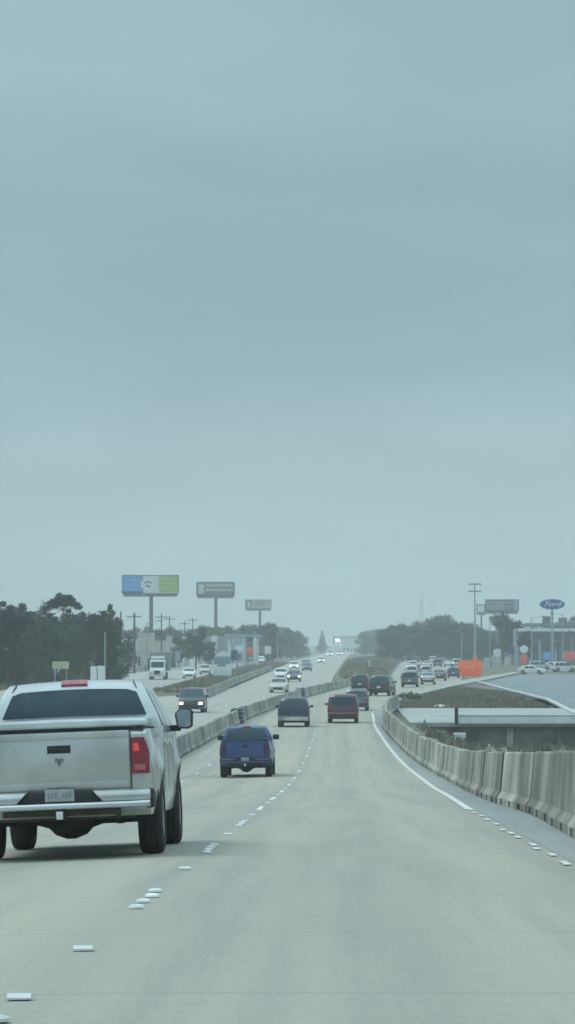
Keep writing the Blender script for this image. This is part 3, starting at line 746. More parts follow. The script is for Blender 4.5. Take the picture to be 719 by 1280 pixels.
# right treeline
def far_row(p0, p1, prof, Ya, Yb, step, lab, grp, wide=1.2):
    px = p0
    while px < p1:
        Y = random.uniform(Ya, Yb); tree(random.choice(['wood', 'round', 'wood']), at(px, Y), Y, ht(lerp_tab(prof, px)+random.uniform(-1, 2.5), Y), lab, grp, wide=wide); px += random.uniform(*step)
far_row(452, 486, [(452, 789), (470, 786), (486, 788)], 1500, 1650, (4, 6), 'pale hazy tree at the centre of the skyline beyond the grass mound', 'palest trees beyond the grass mound', 1.3)
far_row(480, 604, [(480, 786), (490, 780), (500, 777), (512, 781), (522, 781), (534, 773), (548, 767), (562, 769), (580, 775), (596, 781), (604, 783)], 960, 1080, (5, 8), 'grey green tree in the tall wood behind the queue of cars', 'tall wood behind the queue of cars', 1.25)
far_row(484, 604, [(480, 790), (548, 776), (604, 790)], 900, 950, (7, 10), 'lower grey green tree at the front of the wood behind the queue of cars', 'front row of the wood behind the queue of cars', 1.2)
far_row(600, 760, [(600, 784), (650, 783), (690, 779), (712, 770), (725, 764), (760, 762)], 1150, 1250, (7, 11), 'faint tree behind the car dealership roof', 'trees behind the car dealership', 1.3)
for px, top in ((628, 764), (640, 762)):
    t = tree('round', at(px, 800), 800, ht(top, 800), {628: 'broad dark tree under the right end of the grey billboard', 640: 'darker leaning tree beside the car dealership canopy'}[px], wide=.75, v=0 if px == 628 else 1)
for px in (614, 656, 660, 684, 696, 712):
    tree('twig' if px != 656 else 'round', at(px, 700 if px == 656 else 740), 700 if px == 656 else 740, ht(788 if px != 684 else 795, 740), {656: 'small round tree hiding the corner of the dealership', 684: 'lowest bare tree below the oval sign', 614: 'bare pale tree in front of the tall wood, under the billboard', 660: 'small bare tree before the dealership glass front', 696: 'small bare tree between the pale dealership columns', 712: 'small bare tree at the far end of the dealership front'}[px], wide=.6)
# small shrubs on the creek bank
for i, (px, py) in enumerate(((608, 926), (622, 927), (676, 928), (697, 929))):
    Y = 150+i*4; x = at(px, Y)
    bm = bmesh.new(); leaf_cloud(bm, [(0, 0, .5, .5), (.3, .1, .8, .35), (-.3, 0, .7, .35)], 260, .09); 
    me = bpy.data.meshes.new('bank_shrub'); bm.to_mesh(me); bm.free(); o = link('bank_shrub', me, M['sign_tan'] if i != 2 else M['leaf_bare'])
    zt = CZ-(py-3-HY)*Y/F; o.location = (x, Y, terrain_h(x, Y)-.05); h = max(.6, zt-terrain_h(x, Y)-.15); o.scale = (h*.45, h*.45, h/1.1)
    tag(o, ['dry pale shrub just beyond the barrier, first of four from the white parapet end', 'dry pale shrub just beyond the barrier, second of four from the white parapet end', 'darker dry shrub beyond the barrier nearer the picture edge', 'last dry pale shrub beyond the barrier, at the picture edge'][i], 'shrub')

# ---------------------------------------------------------------- the silver pickup
def pickup(loc, rz=0, roll=0, small=False):
    root = thing('pickup_truck', 'dusty blue small pickup in the lane ahead of the silver one' if small else 'silver crew pickup with lit tail lamp and flat bed lid in the next lane', 'pickup truck', loc, rz)
    CH = M['blue_bumper'] if small else M['chrome']; LZ = M['dark_lens'] if small else M['red_lens']; GL_ = M['dark_lens'] if small else M['brake_glow']; PK = M['maroon_lens'] if small else M['pink_lens']
    root.rotation_euler = (-.0312, roll, rz); root.scale = (.86, .92, .93) if small else (.965, 1, 1)
    P = M['blue_car'] if small else M['silver']; r = .405; yr, yf = 1.22, 4.79; L = 5.8
    W = 1.0
    # ---- bed
    def flare(y, z):
        f = max(0, 1-abs(y-yr)/.62); f = f*f*(3-2*f)
        zz = sstep(.35, .75, z)*(1-sstep(.85, 1.15, z)); return .055*f*max(zz, .9*(z < .9)*sstep(.3, .6, z))
    def DB(xn, y, z):
        w = .98+.02*math.sin(PI*min(1, max(0, (z-.5)/.8)))-.03*max(0, (z-1.1)/.2)-.03*max(0, (.62-z)/.2)
        w *= 1-.03*max(0, 1-y/.25)**2
        yy = y+.035*abs(xn)**6*(1-sstep(0, .5, y))
        return Vector((xn*w+math.copysign(flare(y, z), xn) if abs(xn) > .9 else xn*w, yy, z))
    top = 1.31
    prof = [(.14, .43), (.05, .52), (.0, .70), (.0, top-.05), (.03, top), (2.0, top+.015), (2.0, .46)]+arch(yr, r+.02, r+.085, .44, 12)
    shell('bed', prof, DB, (-.95, -.8, 0, .8, .95), (.2, .5, .8, 1.0, 1.2, 1.45, 1.7), (.6, .7, .8, .9, 1.0, 1.12, 1.2), P, root, .014)
    # ---- tailgate: panel with pressed band and handle
    bm = bmesh.new(); box(bm, -.745, .745, -.028, .02, .715, top-.005)
    tg = finish(bm, 'tailgate', P, root, bevel=.014)
    bm = bmesh.new(); box(bm, -.73, .73, -.045, -.0285, top-.075, top-.012); finish(bm, 'tailgate_ledge', P, tg, bevel=.012)
    bm = bmesh.new(); box(bm, -.73, .73, -.036, -.0285, .735, .79); finish(bm, 'tailgate_lower_crease', P, tg, bevel=.004)
    bm = bmesh.new(); box(bm, -.125, .125, -.034, -.029, 1.09, 1.17); hd = finish(bm, 'tailgate_handle', M['plastic'], tg, bevel=.002)
    bm = bmesh.new(); box(bm, -.085, .085, -.056, -.035, 1.115, 1.145); finish(bm, 'handle_grip', M['plastic'], hd, bevel=.006)
    # horned-shield badge
    bm = bmesh.new()
    prism(bm, [(-.022, 1.0), (-.028, .975), (-.018, .935), (0, .915), (.018, .935), (.028, .975), (.022, 1.0), (0, 1.01)], 'y', -.040, -.029)
    for s in (-1, 1):
        pts = [(s*.020, 1.005), (s*.050, 1.02), (s*.062, .99), (s*.052, .955), (s*.040, .965), (s*.047, .985), (s*.040, 1.0), (s*.024, .99)]
        prism(bm, pts if s < 0 else pts[::-1], 'y', -.040, -.029)
    for v in bm.verts: v.co.x *= .72; v.co.z = 1.0+(v.co.z-.965)*.8
    finish(bm, 'badge', M['badge'], tg)
    # faint gap between tailgate and bedsides
    for s in (-1, 1): Box('gate_gap', M['plastic'], tg, s*.758-.006, s*.758+.006, -.004, .02, .70, top-.02)
    # ---- bed lid
    lid = [(-.01, top+.03), (-.03, top+.045), (-.02, top+.095), (.06, top+.115), (1.9, top+.165), (1.96, top+.155), (1.96, top+.03)]
    def DL(xn, y, z):
        return Vector((xn*(.935-.30*max(0, z-top-.09)), y+.05*abs(xn)**5*(1-sstep(0, .6, y)), z+.012*(1-xn*xn)*(z > top+.08)))
    if small: lid = [(.02, top+.005), (.02, top+.03), (1.96, top+.04), (1.96, top+.005)]
    shell('bed_cover' if small else 'bed_lid', lid, DL, (-.97, -.8, 0, .8, .97), (.3, 1.0), (top+.06, top+.08) if not small else (), M['plastic'] if small else P, root, .012 if not small else .004)
    Box('lid_seal', M['plastic'], root, -.90, .90, .02, 1.94, top+.0, top+.035)
    # faded lettering strip on the lid is unreadable: small script blocks
    # ---- cab
    belt = 1.33
    def DC(xn, y, z):
        w = .985
        if z > belt: w *= 1-.255*((z-belt)/(1.88-belt))**1.2
        elif z < .6: w *= 1-.04*(.6-z)/.2
        fl = max(0, 1-abs(y-yf)/.62); fl = fl*fl*(3-2*fl)*sstep(.35, .7, z)*(1-sstep(.95, 1.15, z))
        if abs(xn) > .9: w += .065*fl
        w *= 1-.10*max(0, (y-5.1)/.7)**2
        yy = y-.22*abs(xn)**4*sstep(4.9, 5.8, y)+.03*abs(xn)**4*(1-sstep(2.05, 2.4, y))
        return Vector((xn*w, yy, z+.035*(1-xn*xn)*sstep(belt, 1.85, z)))
    prof = [(2.04, .42), (2.04, belt), (2.12, 1.60), (2.24, 1.79), (2.40, 1.85), (3.1, 1.87), (3.7, 1.85), (3.95, 1.79), (4.55, 1.36), (5.2, 1.28), (5.62, 1.18), (5.74, 1.0), (5.8, .62), (5.72, .42)]+arch(yf, r+.05, r+.10, .42, 12)
    shell('cab', prof, DC, (-.97, -.86, -.6, 0, .6, .86, .97), (2.3, 3.1, 3.9, 4.4, 4.6, 4.79, 5.0, 5.2, 5.5), (.6, .7, .8, .95, 1.15, belt, 1.48, 1.6, 1.72, 1.82), P, root, .012)
    def rw(u, v):
        xn = -1+2*u; y = 2.04+(.10+.06)*(v)+.005; z = 1.375+.375*v
        yy = lerp_tab([(1.33, 2.04), (1.60, 2.12), (1.80, 2.24)], z)
        c = abs(xn); zc = z
        if c > .88: zc = 1.375+.375*(v*.86+.07)
        return DC(xn*(.875-.015*v), lerp_tab([(1.33, 2.04), (1.60, 2.12), (1.80, 2.24)], zc), zc)
    slab(rw, 16, 6, .006, 'rear_window', M['glass'], root)
    # sliding centre pane frame
    for s in (-1, 1):
        def fr(u, v): 
            z = 1.39+.34*v; return DC(s*.30+(-.01+.02*u), lerp_tab([(1.33, 2.04), (1.60, 2.12), (1.80, 2.24)], z), z)
        slab(fr, 1, 4, .003, 'window_divider', M['plastic'], root)
    def br(u, v):
        xn = -.19+.38*u; z = 1.79+.045*v; return DC(xn, lerp_tab([(1.60, 2.12), (1.80, 2.24), (1.865, 2.40)], z), z)
    slab(br, 6, 2, .022, 'high_brake_light', PK, root)
    # vertical seams either side of the rear roof skin
    for s in (-1, 1):
        def sm(u, v):
            z = 1.77+.085*v; return DC(s*.885+(-.006+.012*u), lerp_tab([(1.60, 2.12), (1.80, 2.24), (1.865, 2.40)], z), z)
        slab(sm, 1, 3, .004, 'roof_seam', M['plastic'], root)
    for s in (-1, 1):
        for ya, yb, k in ((2.30, 2.98, 0), (3.06, 4.12, 1)):
            def fn(u, v):
                lo, hi = ya+(.06*v if k == 0 else 0), yb-(.38*v if k == 1 else 0)
                return DC(s, lo+(hi-lo)*u, belt+.03+(.40)*v)
            slab(fn, 5, 4, .006*s, 'side_window', M['glass'], root)
        for yy in (2.26, 3.02, 4.22):
            def dl(u, v): return DC(s, yy+.012*u, .5+.82*v)
            slab(dl, 1, 6, .002*s, 'door_seam', M['plastic'], root)
        for yy in (2.42, 3.16):
            p = DC(s, yy, 1.16); Box('door_handle', P, root, *(sorted((p.x, p.x+s*.035))), yy, yy+.2, 1.14, 1.18, bevel=.008)
        # towing mirror: arm and upright head
        if small:
            Box('wing_mirror', M['plastic'], root, *sorted((s*.98, s*1.24)), 3.86, 4.0, 1.37, 1.56, bevel=.05)
        else:
          ar = Box('mirror_arm', M['plastic'], root, *sorted((s*.93, s*1.10)), 3.93, 4.03, 1.30, 1.37, bevel=.015)
          bm = bmesh.new()
          prism(bm, [(s*1.06, 1.33), (s*1.035, 1.50), (s*1.10, 1.56), (s*1.21, 1.56), (s*1.25, 1.52), (s*1.24, 1.35), (s*1.19, 1.32)][::s], 'y', 3.86, 4.06)
          mh = finish(bm, 'wing_mirror', M['plastic'], root, bevel=.02)
          bm = bmesh.new(); prism(bm, [(s*1.075, 1.345), (s*1.055, 1.50), (s*1.11, 1.545), (s*1.205, 1.54), (s*1.23, 1.51), (s*1.22, 1.36), (s*1.185, 1.34)][::s], 'y', 3.853, 3.858)
          finish(bm, 'mirror_glass', M['mirror_glass'], mh)
        # tail lamp, wrapped round the corner
        def tl(u, v):
            z = .855+.37*v; x = .765+.20*u*(1-.35*v**2)
            return Vector((s*x, -.004+.07*max(0, (x-.80)/.16)**2.2, z))
        tail = slab(tl, 8, 6, .022*s, 'tail_lamp', LZ, root)
        def t2(u, v):
            q = tl(.14+.36*u, .62+.22*v); return q+Vector((0, -.022, 0))
        slab(t2, 4, 4, .004*s, 'lit_lens', GL_, tail)
        def t3(u, v):
            q = tl(.12+.6*u, .10+.16*v); return q+Vector((0, -.022, 0))
        slab(t3, 4, 2, .004*s, 'reversing_lens', PK, tail)
        # headlamps
        Box('headlight', M['lens_clear'], root, *sorted((s*.62, s*.86)), 5.5, 5.70, .88, 1.08, bevel=.03)
    Box('grille', CH, root, -.55, .55, 5.70, 5.80, .80, 1.12, bevel=.02)
    Box('front_bumper', CH, root, -.95, .95, 5.55, 5.86, .48, .72, bevel=.05)
    # ---- rear bumper with step, plate recess
    bp = [(-.20, .575), (-.215, .60), (-.19, .625), (-.13, .635), (-.12, .70), (-.02, .725), (.05, .725), (.05, .575)]
    def bump(x0, x1, nm, prof_, m, pr):
        bm = bmesh.new(); prism(bm, prof_, 'x', x0, x1); return finish(bm, nm, m, pr, bevel=.01)
    low = [(-.19, .515), (-.215, .53), (-.215, .57), (-.19, .585), (.0, .585), (.0, .515)]
    # lower chrome lip full width, wrapped at corners
    bm = bmesh.new(); prism(bm, low, 'x', -1, 1)
    for v in (-.9, -.7, 0, .7, .9): bmesh.ops.bisect_plane(bm, geom=bm.verts[:]+bm.edges[:]+bm.faces[:], plane_co=(v, 0, 0), plane_no=(1, 0, 0))
    for v in bm.verts: a = abs(v.co.x); v.co.y += .12*max(0, (a-.7)/.3)**2; v.co.x *= .955
    rb = finish(bm, 'rear_bumper', CH, root, bevel=.012)
    up = [(-.15, .588), (-.165, .64), (-.14, .69), (-.05, .708), (-.002, .708), (-.002, .588)]
    for s in (-1, 1):
        bm = bmesh.new(); prism(bm, up, 'x', s*.33, s*.955)
        bmesh.ops.bisect_plane(bm, geom=bm.verts[:]+bm.edges[:]+bm.faces[:], plane_co=(s*.7, 0, 0), plane_no=(1, 0, 0))
        for v in bm.verts:
            a = abs(v.co.x); v.co.y += .13*max(0, (a-.7)/.25)**1.5
            if a < .4: v.co.x += s*(v.co.z-.70)*-.9*0+s*(.715-v.co.z)*1.0
        finish(bm, 'bumper_face', CH if small else M['silver'], rb, bevel=.012)
        Box('bumper_end_cap', M['plastic'], rb, *sorted((s*.90, s*.99)), .0, .42, .50, .70, bevel=.03)
    Box('step_pad', M['plastic'], rb, -.42, .42, -.11, -.03, .588, .69, bevel=.004)
    pl = Box('number_plate', M['plate_dull'], root, -.155, .155, -.135, -.112, .600, .725, bevel=.003)
    bm = bmesh.new()
    for k in range(7):
        if k == 3: continue
        box(bm, -.125+k*.037, -.125+k*.037+.022, -.1385, -.1355, .635, .69)
    finish(bm, 'plate_characters', M['plate_faded'], pl)
    # hitch receiver with cover
    ht_ = Box('tow_hitch', M['muddy'], root, -.045, .045, -.20, .17, .41, .51, bevel=.006)
    Box('hitch_cap', M['sign_white'], ht_, -.035, .035, -.212, -.202, .42, .50, bevel=.003)
    Box('hitch_bar', M['muddy'], root, -.62, .62, -.02, .10, .45, .51, bevel=.01)
    # ---- chassis
    for s in (-1, 1):
        Box('frame_rail', M['muddy'], root, *sorted((s*.40, s*.50)), .1, 5.3, .52, .66)
        bm = bmesh.new(); prism(bm, [(.35, .56), (.75, .40), (1.22, .33), (1.7, .40), (2.1, .56), (2.1, .61), (1.7, .46), (1.22, .40), (.75, .46), (.35, .61)], 'x', *sorted((s*.50, s*.58)))
        finish(bm, 'leaf_spring', M['muddy'], root)
        Tube('shock_absorber', M['muddy'], root, (s*.36, 1.12, .36), (s*.30, .9, .75), .035)
    Box('under_shade_box', M['muddy'], root, -.78, .78, .18, .40, .40, .66, bevel=.04)  # dark box added to carry the darkness on below the bumper
    for s in (-1, 1):
        Box('wheel_housing', M['under'], root, *sorted((s*.70, s*1.0)), .62, .70, .37, .8)
    Box('floor_pan', M['under'], root, -.90, .90, .06, 2.0, .665, .70)
    Box('cab_floor', M['under'], root, -.88, .88, 2.06, 5.3, .40, .50)
    for s in (-1, 1):
        Box('inner_arch', M['under'], root, *sorted((s*.60, s*.62)), .75, 1.72, .55, 1.0)
        Box('inner_arch', M['under'], root, *sorted((s*.60, s*.62)), 4.3, 5.25, .50, 1.0)
    bm = bmesh.new(); lathe(bm, [(-.80, .06), (-.35, .065), (-.24, .10), (-.17, .17), (-.05, .215), (.05, .215), (.17, .17), (.24, .10), (.35, .065), (.80, .06)], 18, Matrix.Translation((0, yr, .40)))
    finish(bm, 'rear_axle', M['muddy'], root)
    bm = bmesh.new(); lathe(bm, [(-.10, .17), (-.09, .34), (.09, .34), (.10, .17)], 24, Matrix.Translation((-.03, .72, .50)) @ Matrix.Rotation(PI/2, 4, 'Y'))
    finish(bm, 'spare_wheel', M['tyre'], root)
    Tube('drive_shaft', M['muddy'], root, (0, 1.3, .42), (0, 3.6, .52), .05)
    Tube('exhaust_pipe', M['muddy'], root, (.56, .85, .42), (.60, -.02, .47), .04)
    Box('fuel_tank', M['under'], root, -.92, -.40, 2.3, 3.6, .36, .58, bevel=.05)
    Box('front_crossmember', M['under'], root, -.85, .85, 4.6, 5.0, .38, .60, bevel=.03)
    for s in (-1, 1):
        for y in (yr, yf): wheel(root, s*.885, y, r, .27, s)
    return root
YT = 34.4
XT = -2.79
pickup((XT, YT, RZ(XT, YT)-.0), -.002, roll=-.040)
bpy.context.view_layer.update()

# ---------------------------------------------------------------- other traffic
def W_(px, s): return (px-VX)/s, F/s
def veh(px, s, *a, **k): x, y = W_(px, s); return x, y, RZ(x, y)
def heading(tab, y): return -math.atan2(smooth_tab(tab, y+15)-smooth_tab(tab, y-15), 30)
q = 'traffic ahead'
x, y, z = veh(307, 37.2)
pickup((x, y, z), heading(XLEFT, y), roll=-.02, small=True)
x, y, z = veh(366.5, 21.2)
make_car('suv', 'slate_car', 'dark slate estate car with bright silver rear bumper beside the maroon one', 'car', M['navy_car'], (x, y, z), heading(XLEFT, y), bumper='chrome', plate='plate_dark', detail=False, tail='dark_lens')
x, y, z = veh(428.5, 20.2)
make_car('van', 'maroon_minivan', 'maroon minivan in our lane with dark rear glass', 'minivan', M['red_car'], (x, y, z), heading(XLEFT, y), plate='plate_dark', detail=False, tail='maroon_lens')
x, y, z = veh(445.5, 17.0)
make_car('hatch', 'grey_car', 'dark grey car half hidden just ahead of the maroon minivan', 'car', M['grey_car'], (x, y, z), heading(XLEFT, y), detail=False)
Q = 'cars queuing on the bend ahead'
def away(px, bottom, kind, nm, lab, pm, cat='car', w=None, sc_=1., yaw=None, **k):
    s = (bottom-HY)/CZ; x, y = W_(px, s)
    return make_car(kind, nm, lab, cat, M[pm], (x, y, 0.02), heading(XLEFT, y) if yaw is None else yaw, detail=False, scale=sc_, **k)
away(449.5, 864, 'suv', 'black_car', 'black car under the grass mound, next to the big black four-wheel-drive', 'black_car')
away(473, 870, 'suv', 'black_off_roader', 'big black four-wheel-drive turning with the bend of the highway', 'black_car', 'off-roader', sc_=1.1, yaw=-.16)
away(511.5, 859, 'van', 'dark_minivan', 'dark minivan last in the queue on the bend', 'grey_car', 'minivan')
away(514.5, 847, 'suv', 'white_car', 'white car directly in front of the dark minivan in the queue', 'white_car')
away(534, 856, 'sedan', 'silver_car', 'silver saloon beside the dark minivan in the queue', 'silver', sc_=.98)
away(532, 846, 'suv', 'silver_car', 'silver wagon ahead of the silver saloon in the queue', 'silver', sc_=.95)
away(548.5, 851, 'sedan', 'grey_car', 'mid grey saloon between the silver saloon and the plum hatchback', 'grey_car')
away(566.5, 848, 'hatch', 'plum_car', 'plum hatchback beside the big orange board', 'purple_car', 'hatchback')
away(547, 834, 'van', 'dark_van', 'dark van far ahead in the middle of the queue', 'grey_car', 'van')
away(534, 836, 'sedan', 'tan_car', 'champagne saloon far ahead in the queue', 'tan_car')
away(518.5, 828, 'suv', 'dark_car', 'small dark car near the far end of the queue', 'black_car')
away(516, 836, 'hatch', 'white_hatchback', 'white hatchback ahead of the white car in the queue', 'white_car', 'hatchback')
away(560, 834, 'sedan', 'white_saloon', 'white saloon far ahead by the kerb before the orange board', 'white_car')
away(571, 834, 'van', 'works_van', 'pale works van with amber beacon parked past the orange board', 'tan_car', 'van', glow='amber_lit')
away(526, 826, 'sedan', 'silver_car', 'faint silver saloon at the far end of the queue', 'silver')
away(524, 841, 'sedan', 'blue_saloon', 'dull blue saloon squeezed between the two columns of the queue', 'navy_car', sc_=.95)
away(541, 829, 'suv', 'white_wagon', 'white wagon near the far end of the queue beside the dark van', 'white_car')
away(554, 829, 'sedan', 'black_saloon', 'small black saloon at the far end of the queue nearest the orange board', 'black_car')
away(508, 826, 'sedan', 'white_car', 'faint white car at the mound side of the far queue', 'white_car')
# oncoming
def onc(px, bottom, kind, nm, lab, pm, tab=XOPPR, lit=True, sc_=1., **k):
    s = (bottom-HY)/CZ; x, y = W_(px, s)
    return make_car(kind, nm, lab, k.pop('cat', 'car'), M[pm], (x, y, RZ(x, y)+.005), heading(tab, y), facing=-1, lit=lit, detail=False, scale=sc_, **k)
onc(238.5, 891, 'suv', 'oncoming_car', 'dark oncoming car with headlights on beside the pickup mirror', 'black_car', litm='head_lit')
onc(347.5, 866, 'sedan', 'oncoming_saloon', 'cream saloon nearest us on the oncoming carriageway behind the median wall', 'tan_car', lit=False)
onc(351, 849.5, 'hatch', 'oncoming_hatchback', 'pale hatchback following the cream oncoming saloon', 'white_car', lit=False, cat='hatchback')
onc(367.5, 852, 'sedan', 'oncoming_dark_saloon', 'dark oncoming saloon with bright headlights beside the cream one', 'purple_car')
onc(367.5, 837, 'hatch', 'oncoming_white_car', 'white oncoming car behind the dark one with bright headlights', 'white_car')
onc(383.5, 839, 'sedan', 'oncoming_plum_car', 'plum oncoming saloon low on the road by the mound side lane', 'purple_car', lit=False)
onc(382.5, 833, 'sedan', 'oncoming_grey_car', 'dark grey oncoming saloon following the plum one', 'grey_car', lit=False)
onc(401.5, 829, 'hatch', 'oncoming_silver_car', 'silver oncoming car gleaming alone in the far curve', 'white_car', cat='car')
onc(412.5, 820.5, 'suv', 'distant_oncoming_car', 'far oncoming car with white headlights, nearer of two at the skyline', 'white_car', sc_=1.3)
onc(424.5, 819.5, 'suv', 'distant_oncoming_car', 'far oncoming car with white headlights, beside the pale building on the skyline', 'white_car', sc_=1.3)
onc(236, 848, 'sedan', 'frontage_white_car', 'white car on the frontage road between lorry and white sign', 'white_car', lit=False, tab=[(0, 0), (900, 0)])
onc(256, 843, 'hatch', 'frontage_cream_car', 'cream hatchback on the frontage road just behind the white sign', 'tan_car', lit=False, tab=[(0, 0), (900, 0)], cat='hatchback')
onc(326, 829, 'van', 'frontage_white_van', 'white van on the frontage road beneath the tan billboard', 'white_car', lit=False, tab=[(0, 0), (900, 0)], cat='van')
# dealership lot cars, parked side on
lotl = [('white', 'white_car', 'sedan', 664, 843, 'first'), ('silver', 'silver', 'suv', 674, 838, ''), ('champagne', 'tan_car', 'sedan', 690, 837, ''), ('white', 'white_car', 'suv', 704, 840, ''), ('grey', 'grey_car', 'sedan', 712, 833, ''), ('white', 'white_car', 'hatch', 686, 831, ''), ('black', 'black_car', 'hatch', 668, 830, '')]
desc = ['white saloon parked nearest the side road in the dealership lot', 'silver four-wheel-drive parked behind the white saloon in the lot', 'champagne saloon parked mid lot below the oval sign', 'white four-wheel-drive parked near the picture edge in the lot', 'grey saloon parked by the red banner', 'white hatchback parked right under the oval sign pole', 'black hatchback parked beside the round white sign']
for (c, pm, kd, px, py, _), d in zip(lotl, desc):
    s = (py-HY)/CZ; x, y = W_(px, s)
    make_car(kd, 'parked_car', d, 'car', M[pm], (x-2.2, y, .02), -PI/2+random.uniform(-.35, .35), detail=False, group='cars parked at the dealership')

# white lorry on the frontage road, facing us
def lorry(loc, rz=0):
    t = thing('white_lorry', 'white lorry with dark trailer coming down the frontage road', 'lorry', loc, rz)
    Wm = M['white_car']
    bm = bmesh.new(); prism(bm, [(0, .55), (0, 1.25), (-.0+.1, 1.45), (1.2, 1.6), (1.5, 2.55), (2.2, 2.75), (3.6, 2.75), (3.6, .55)], 'x', -1.02, 1.02); finish(bm, 'cab', Wm, t, bevel=.08)
    bm = bmesh.new(); prism(bm, [(1.22, 1.68), (1.48, 2.48), (1.51, 2.47), (1.25, 1.67)], 'x', -.88, .88); o = finish(bm, 'windscreen', M['glass'], t); o.location.y = -.03
    Box('grille', M['plastic'], t, -.42, .42, -.03, .0, .72, 1.25, bevel=.01)
    Box('front_bumper', M['chrome'], t, -1.12, 1.12, -.18, .12, .38, .62, bevel=.05)
    for s in (-1, 1):
        Box('fender', Wm, t, *sorted((s*.78, s*1.16)), .02, 1.2, .62, 1.12, bevel=.12)
        Box('headlight', M['lens_clear'], t, *sorted((s*.62, s*.95)), -.06, .03, .8, 1.0, bevel=.03)
        Box('mirror', M['plastic'], t, *sorted((s*1.15, s*1.32)), 1.2, 1.3, 1.6, 2.2, bevel=.03)
        wheel(t, s*.95, .65, .5, .28, s); wheel(t, s*.95, 6.2, .5, .3, s); wheel(t, s*.95, 7.4, .5, .3, s)
    Box('air_deflector', Wm, t, -.95, .95, 2.0, 3.5, 2.78, 3.25, bevel=.15)
    tr = Box('trailer', M['wall_grey'], t, -1.22, 1.22, 4.0, 13.5, 1.15, 3.75, bevel=.04)
    Box('trailer_frame', M['dark_steel'], t, -.5, .5, 3.6, 13.2, .75, 1.14)
    for k in range(4): Box('marker_lamp', M['amber_lit'] if False else M['lens_clear'], t, -.6+k*.4-.04, -.6+k*.4+.04, 1.95, 1.995, 2.85, 2.92)
    return t
x, y = W_(196.5, 9.1); lorry((x, y, 0), 0)

# ---------------------------------------------------------------- text helper
def text(name, s, size, m, parent, loc, shear=0., thick=.02, sx=1.):
    cu = bpy.data.curves.new(name, 'FONT'); cu.body = s; cu.size = size; cu.extrude = thick; cu.align_x = 'CENTER'; cu.align_y = 'CENTER'; cu.shear = shear
    o = bpy.data.objects.new(name, cu); COL.objects.link(o)
    dg = bpy.context.evaluated_depsgraph_get(); me = bpy.data.meshes.new_from_object(o.evaluated_get(dg))
    bpy.data.objects.remove(o); me.materials.clear(); me.name = name
    o = link(name, me, m, parent); o.rotation_euler = (PI/2, 0, 0); o.location = loc; o.scale = (sx, 1, 1); return o

# ---------------------------------------------------------------- billboards
def billboard(px0, px1, top, bot, Y, pole_px, name, label, face, yaw=0, pole_r=.55, extra=None):
    s = F/Y; x0, x1 = (px0-VX)/s, (px1-VX)/s; zt, zb = CZ+(HY-top)/s, CZ+(HY-bot)/s
    xc = (x0+x1)/2; w = (x1-x0)/2; h = zt-zb; xp = (pole_px-VX)/s-xc
    t = thing(name, label, 'billboard', (xc, Y, 0), yaw)
    Box('panel', face, t, -w, w, -.25, .25, zb+.9, zt, bevel=.04)
    fr = bmesh.new()
    for a in ((-w-.08, w+.08, zt+.0, zt+.15), (-w-.08, w+.08, zb+.72, zb+.895)): box(fr, a[0], a[1], -.33, .33, a[2], a[3])
    for a in ((-w-.14, -w-.005), (w+.005, w+.14)): box(fr, a[0], a[1], -.33, .33, zb+.72, zt+.15)
    finish(fr, 'panel_frame', M['pole_dark'], t)
    cw_ = bmesh.new(); box(cw_, -w*.93, w*.93, -1.3, -.3, zb+.30, zb+.42)
    for k in range(9): x = -w*.9+w*1.8*k/8; tube(cw_, (x, -.3, zb+.6), (x, -1.3, zb+.35), .05, n=5)
    finish(cw_, 'catwalk', M['galv'], t)
    bk = bmesh.new(); box(bk, -w*.96, w*.96, -.2, .5, zb+.05, zb+.70); finish(bk, 'support_beam', M['pole_dark'], t)
    pl = bmesh.new(); tube(pl, (xp, .3, -.3), (xp, .3, zb+.4), pole_r, pole_r*.9, 14); finish(pl, 'pole', M['pole_dark'], t)
    for k in range(4):
        x = -w*.75+w*1.5*k/3
        lb = bmesh.new(); tube(lb, (x, -.3, zb+.5), (x, -2.0, zb+.2), .04, n=5); box(lb, x-.25, x+.25, -2.2, -1.9, zb+.15, zb+.3); finish(lb, 'flood_lamp', M['galv'], t)
    return t, w, zb+.9, zt
t, w, zb, zt = billboard(153, 223, 719.5, 746, 875, 189, 'tri_colour_billboard', 'wide blue, white and green billboard high on a post over the shops', M['sign_white'])
Box('blue_field', M['sign_blue'], t, -w+.02, -w*.25, -.27, -.252, zb+.02, zt-.02)
Box('green_field', M['sign_green'], t, w*.30, w-.02, -.27, -.252, zb+.3, zt-.02)
Box('pale_field', M['sign_white'], t, -w*.245, w*.295, -.265, -.252, zb+.02, zt-.02)
bm = bmesh.new(); pts = [(-.1*w+1.55*math.cos(a)*1.15, (zb+zt)/2+1.5*math.sin(a)) for a in [2*PI*i/20 for i in range(20)]]; prism(bm, pts, 'y', -.29, -.272); finish(bm, 'white_roundel', mat('roundel_white', (.8, .82, .82), .5, var=.05), t)
bm = bmesh.new(); cz = (zb+zt)/2
prism(bm, [(-1.9, cz+.1), (-1.2, cz+.75), (-.4, cz+.9), (.3, cz+.6), (.6, cz+.1), (.2, cz+.25), (-.4, cz+.5), (-1.1, cz+.35)], 'y', -.31, -.292)
prism(bm, [(-1.6, cz-.5), (-1.0, cz-.1), (-.3, cz-.2), (.2, cz-.6), (-.2, cz-1.0), (-.6, cz-.6), (-1.0, cz-.65)], 'y', -.31, -.292); finish(bm, 'roundel_figure', mat('figure_slate', (.16, .18, .27), .6, var=.2), t)
bm = bmesh.new()
for k in range(3): box(bm, w*.36, w*.9, -.285, -.272, zt-1.0-k*1.15, zt-.7-k*1.15)
finish(bm, 'green_lettering', mat('pale_green', (.52, .58, .3), .6), t)
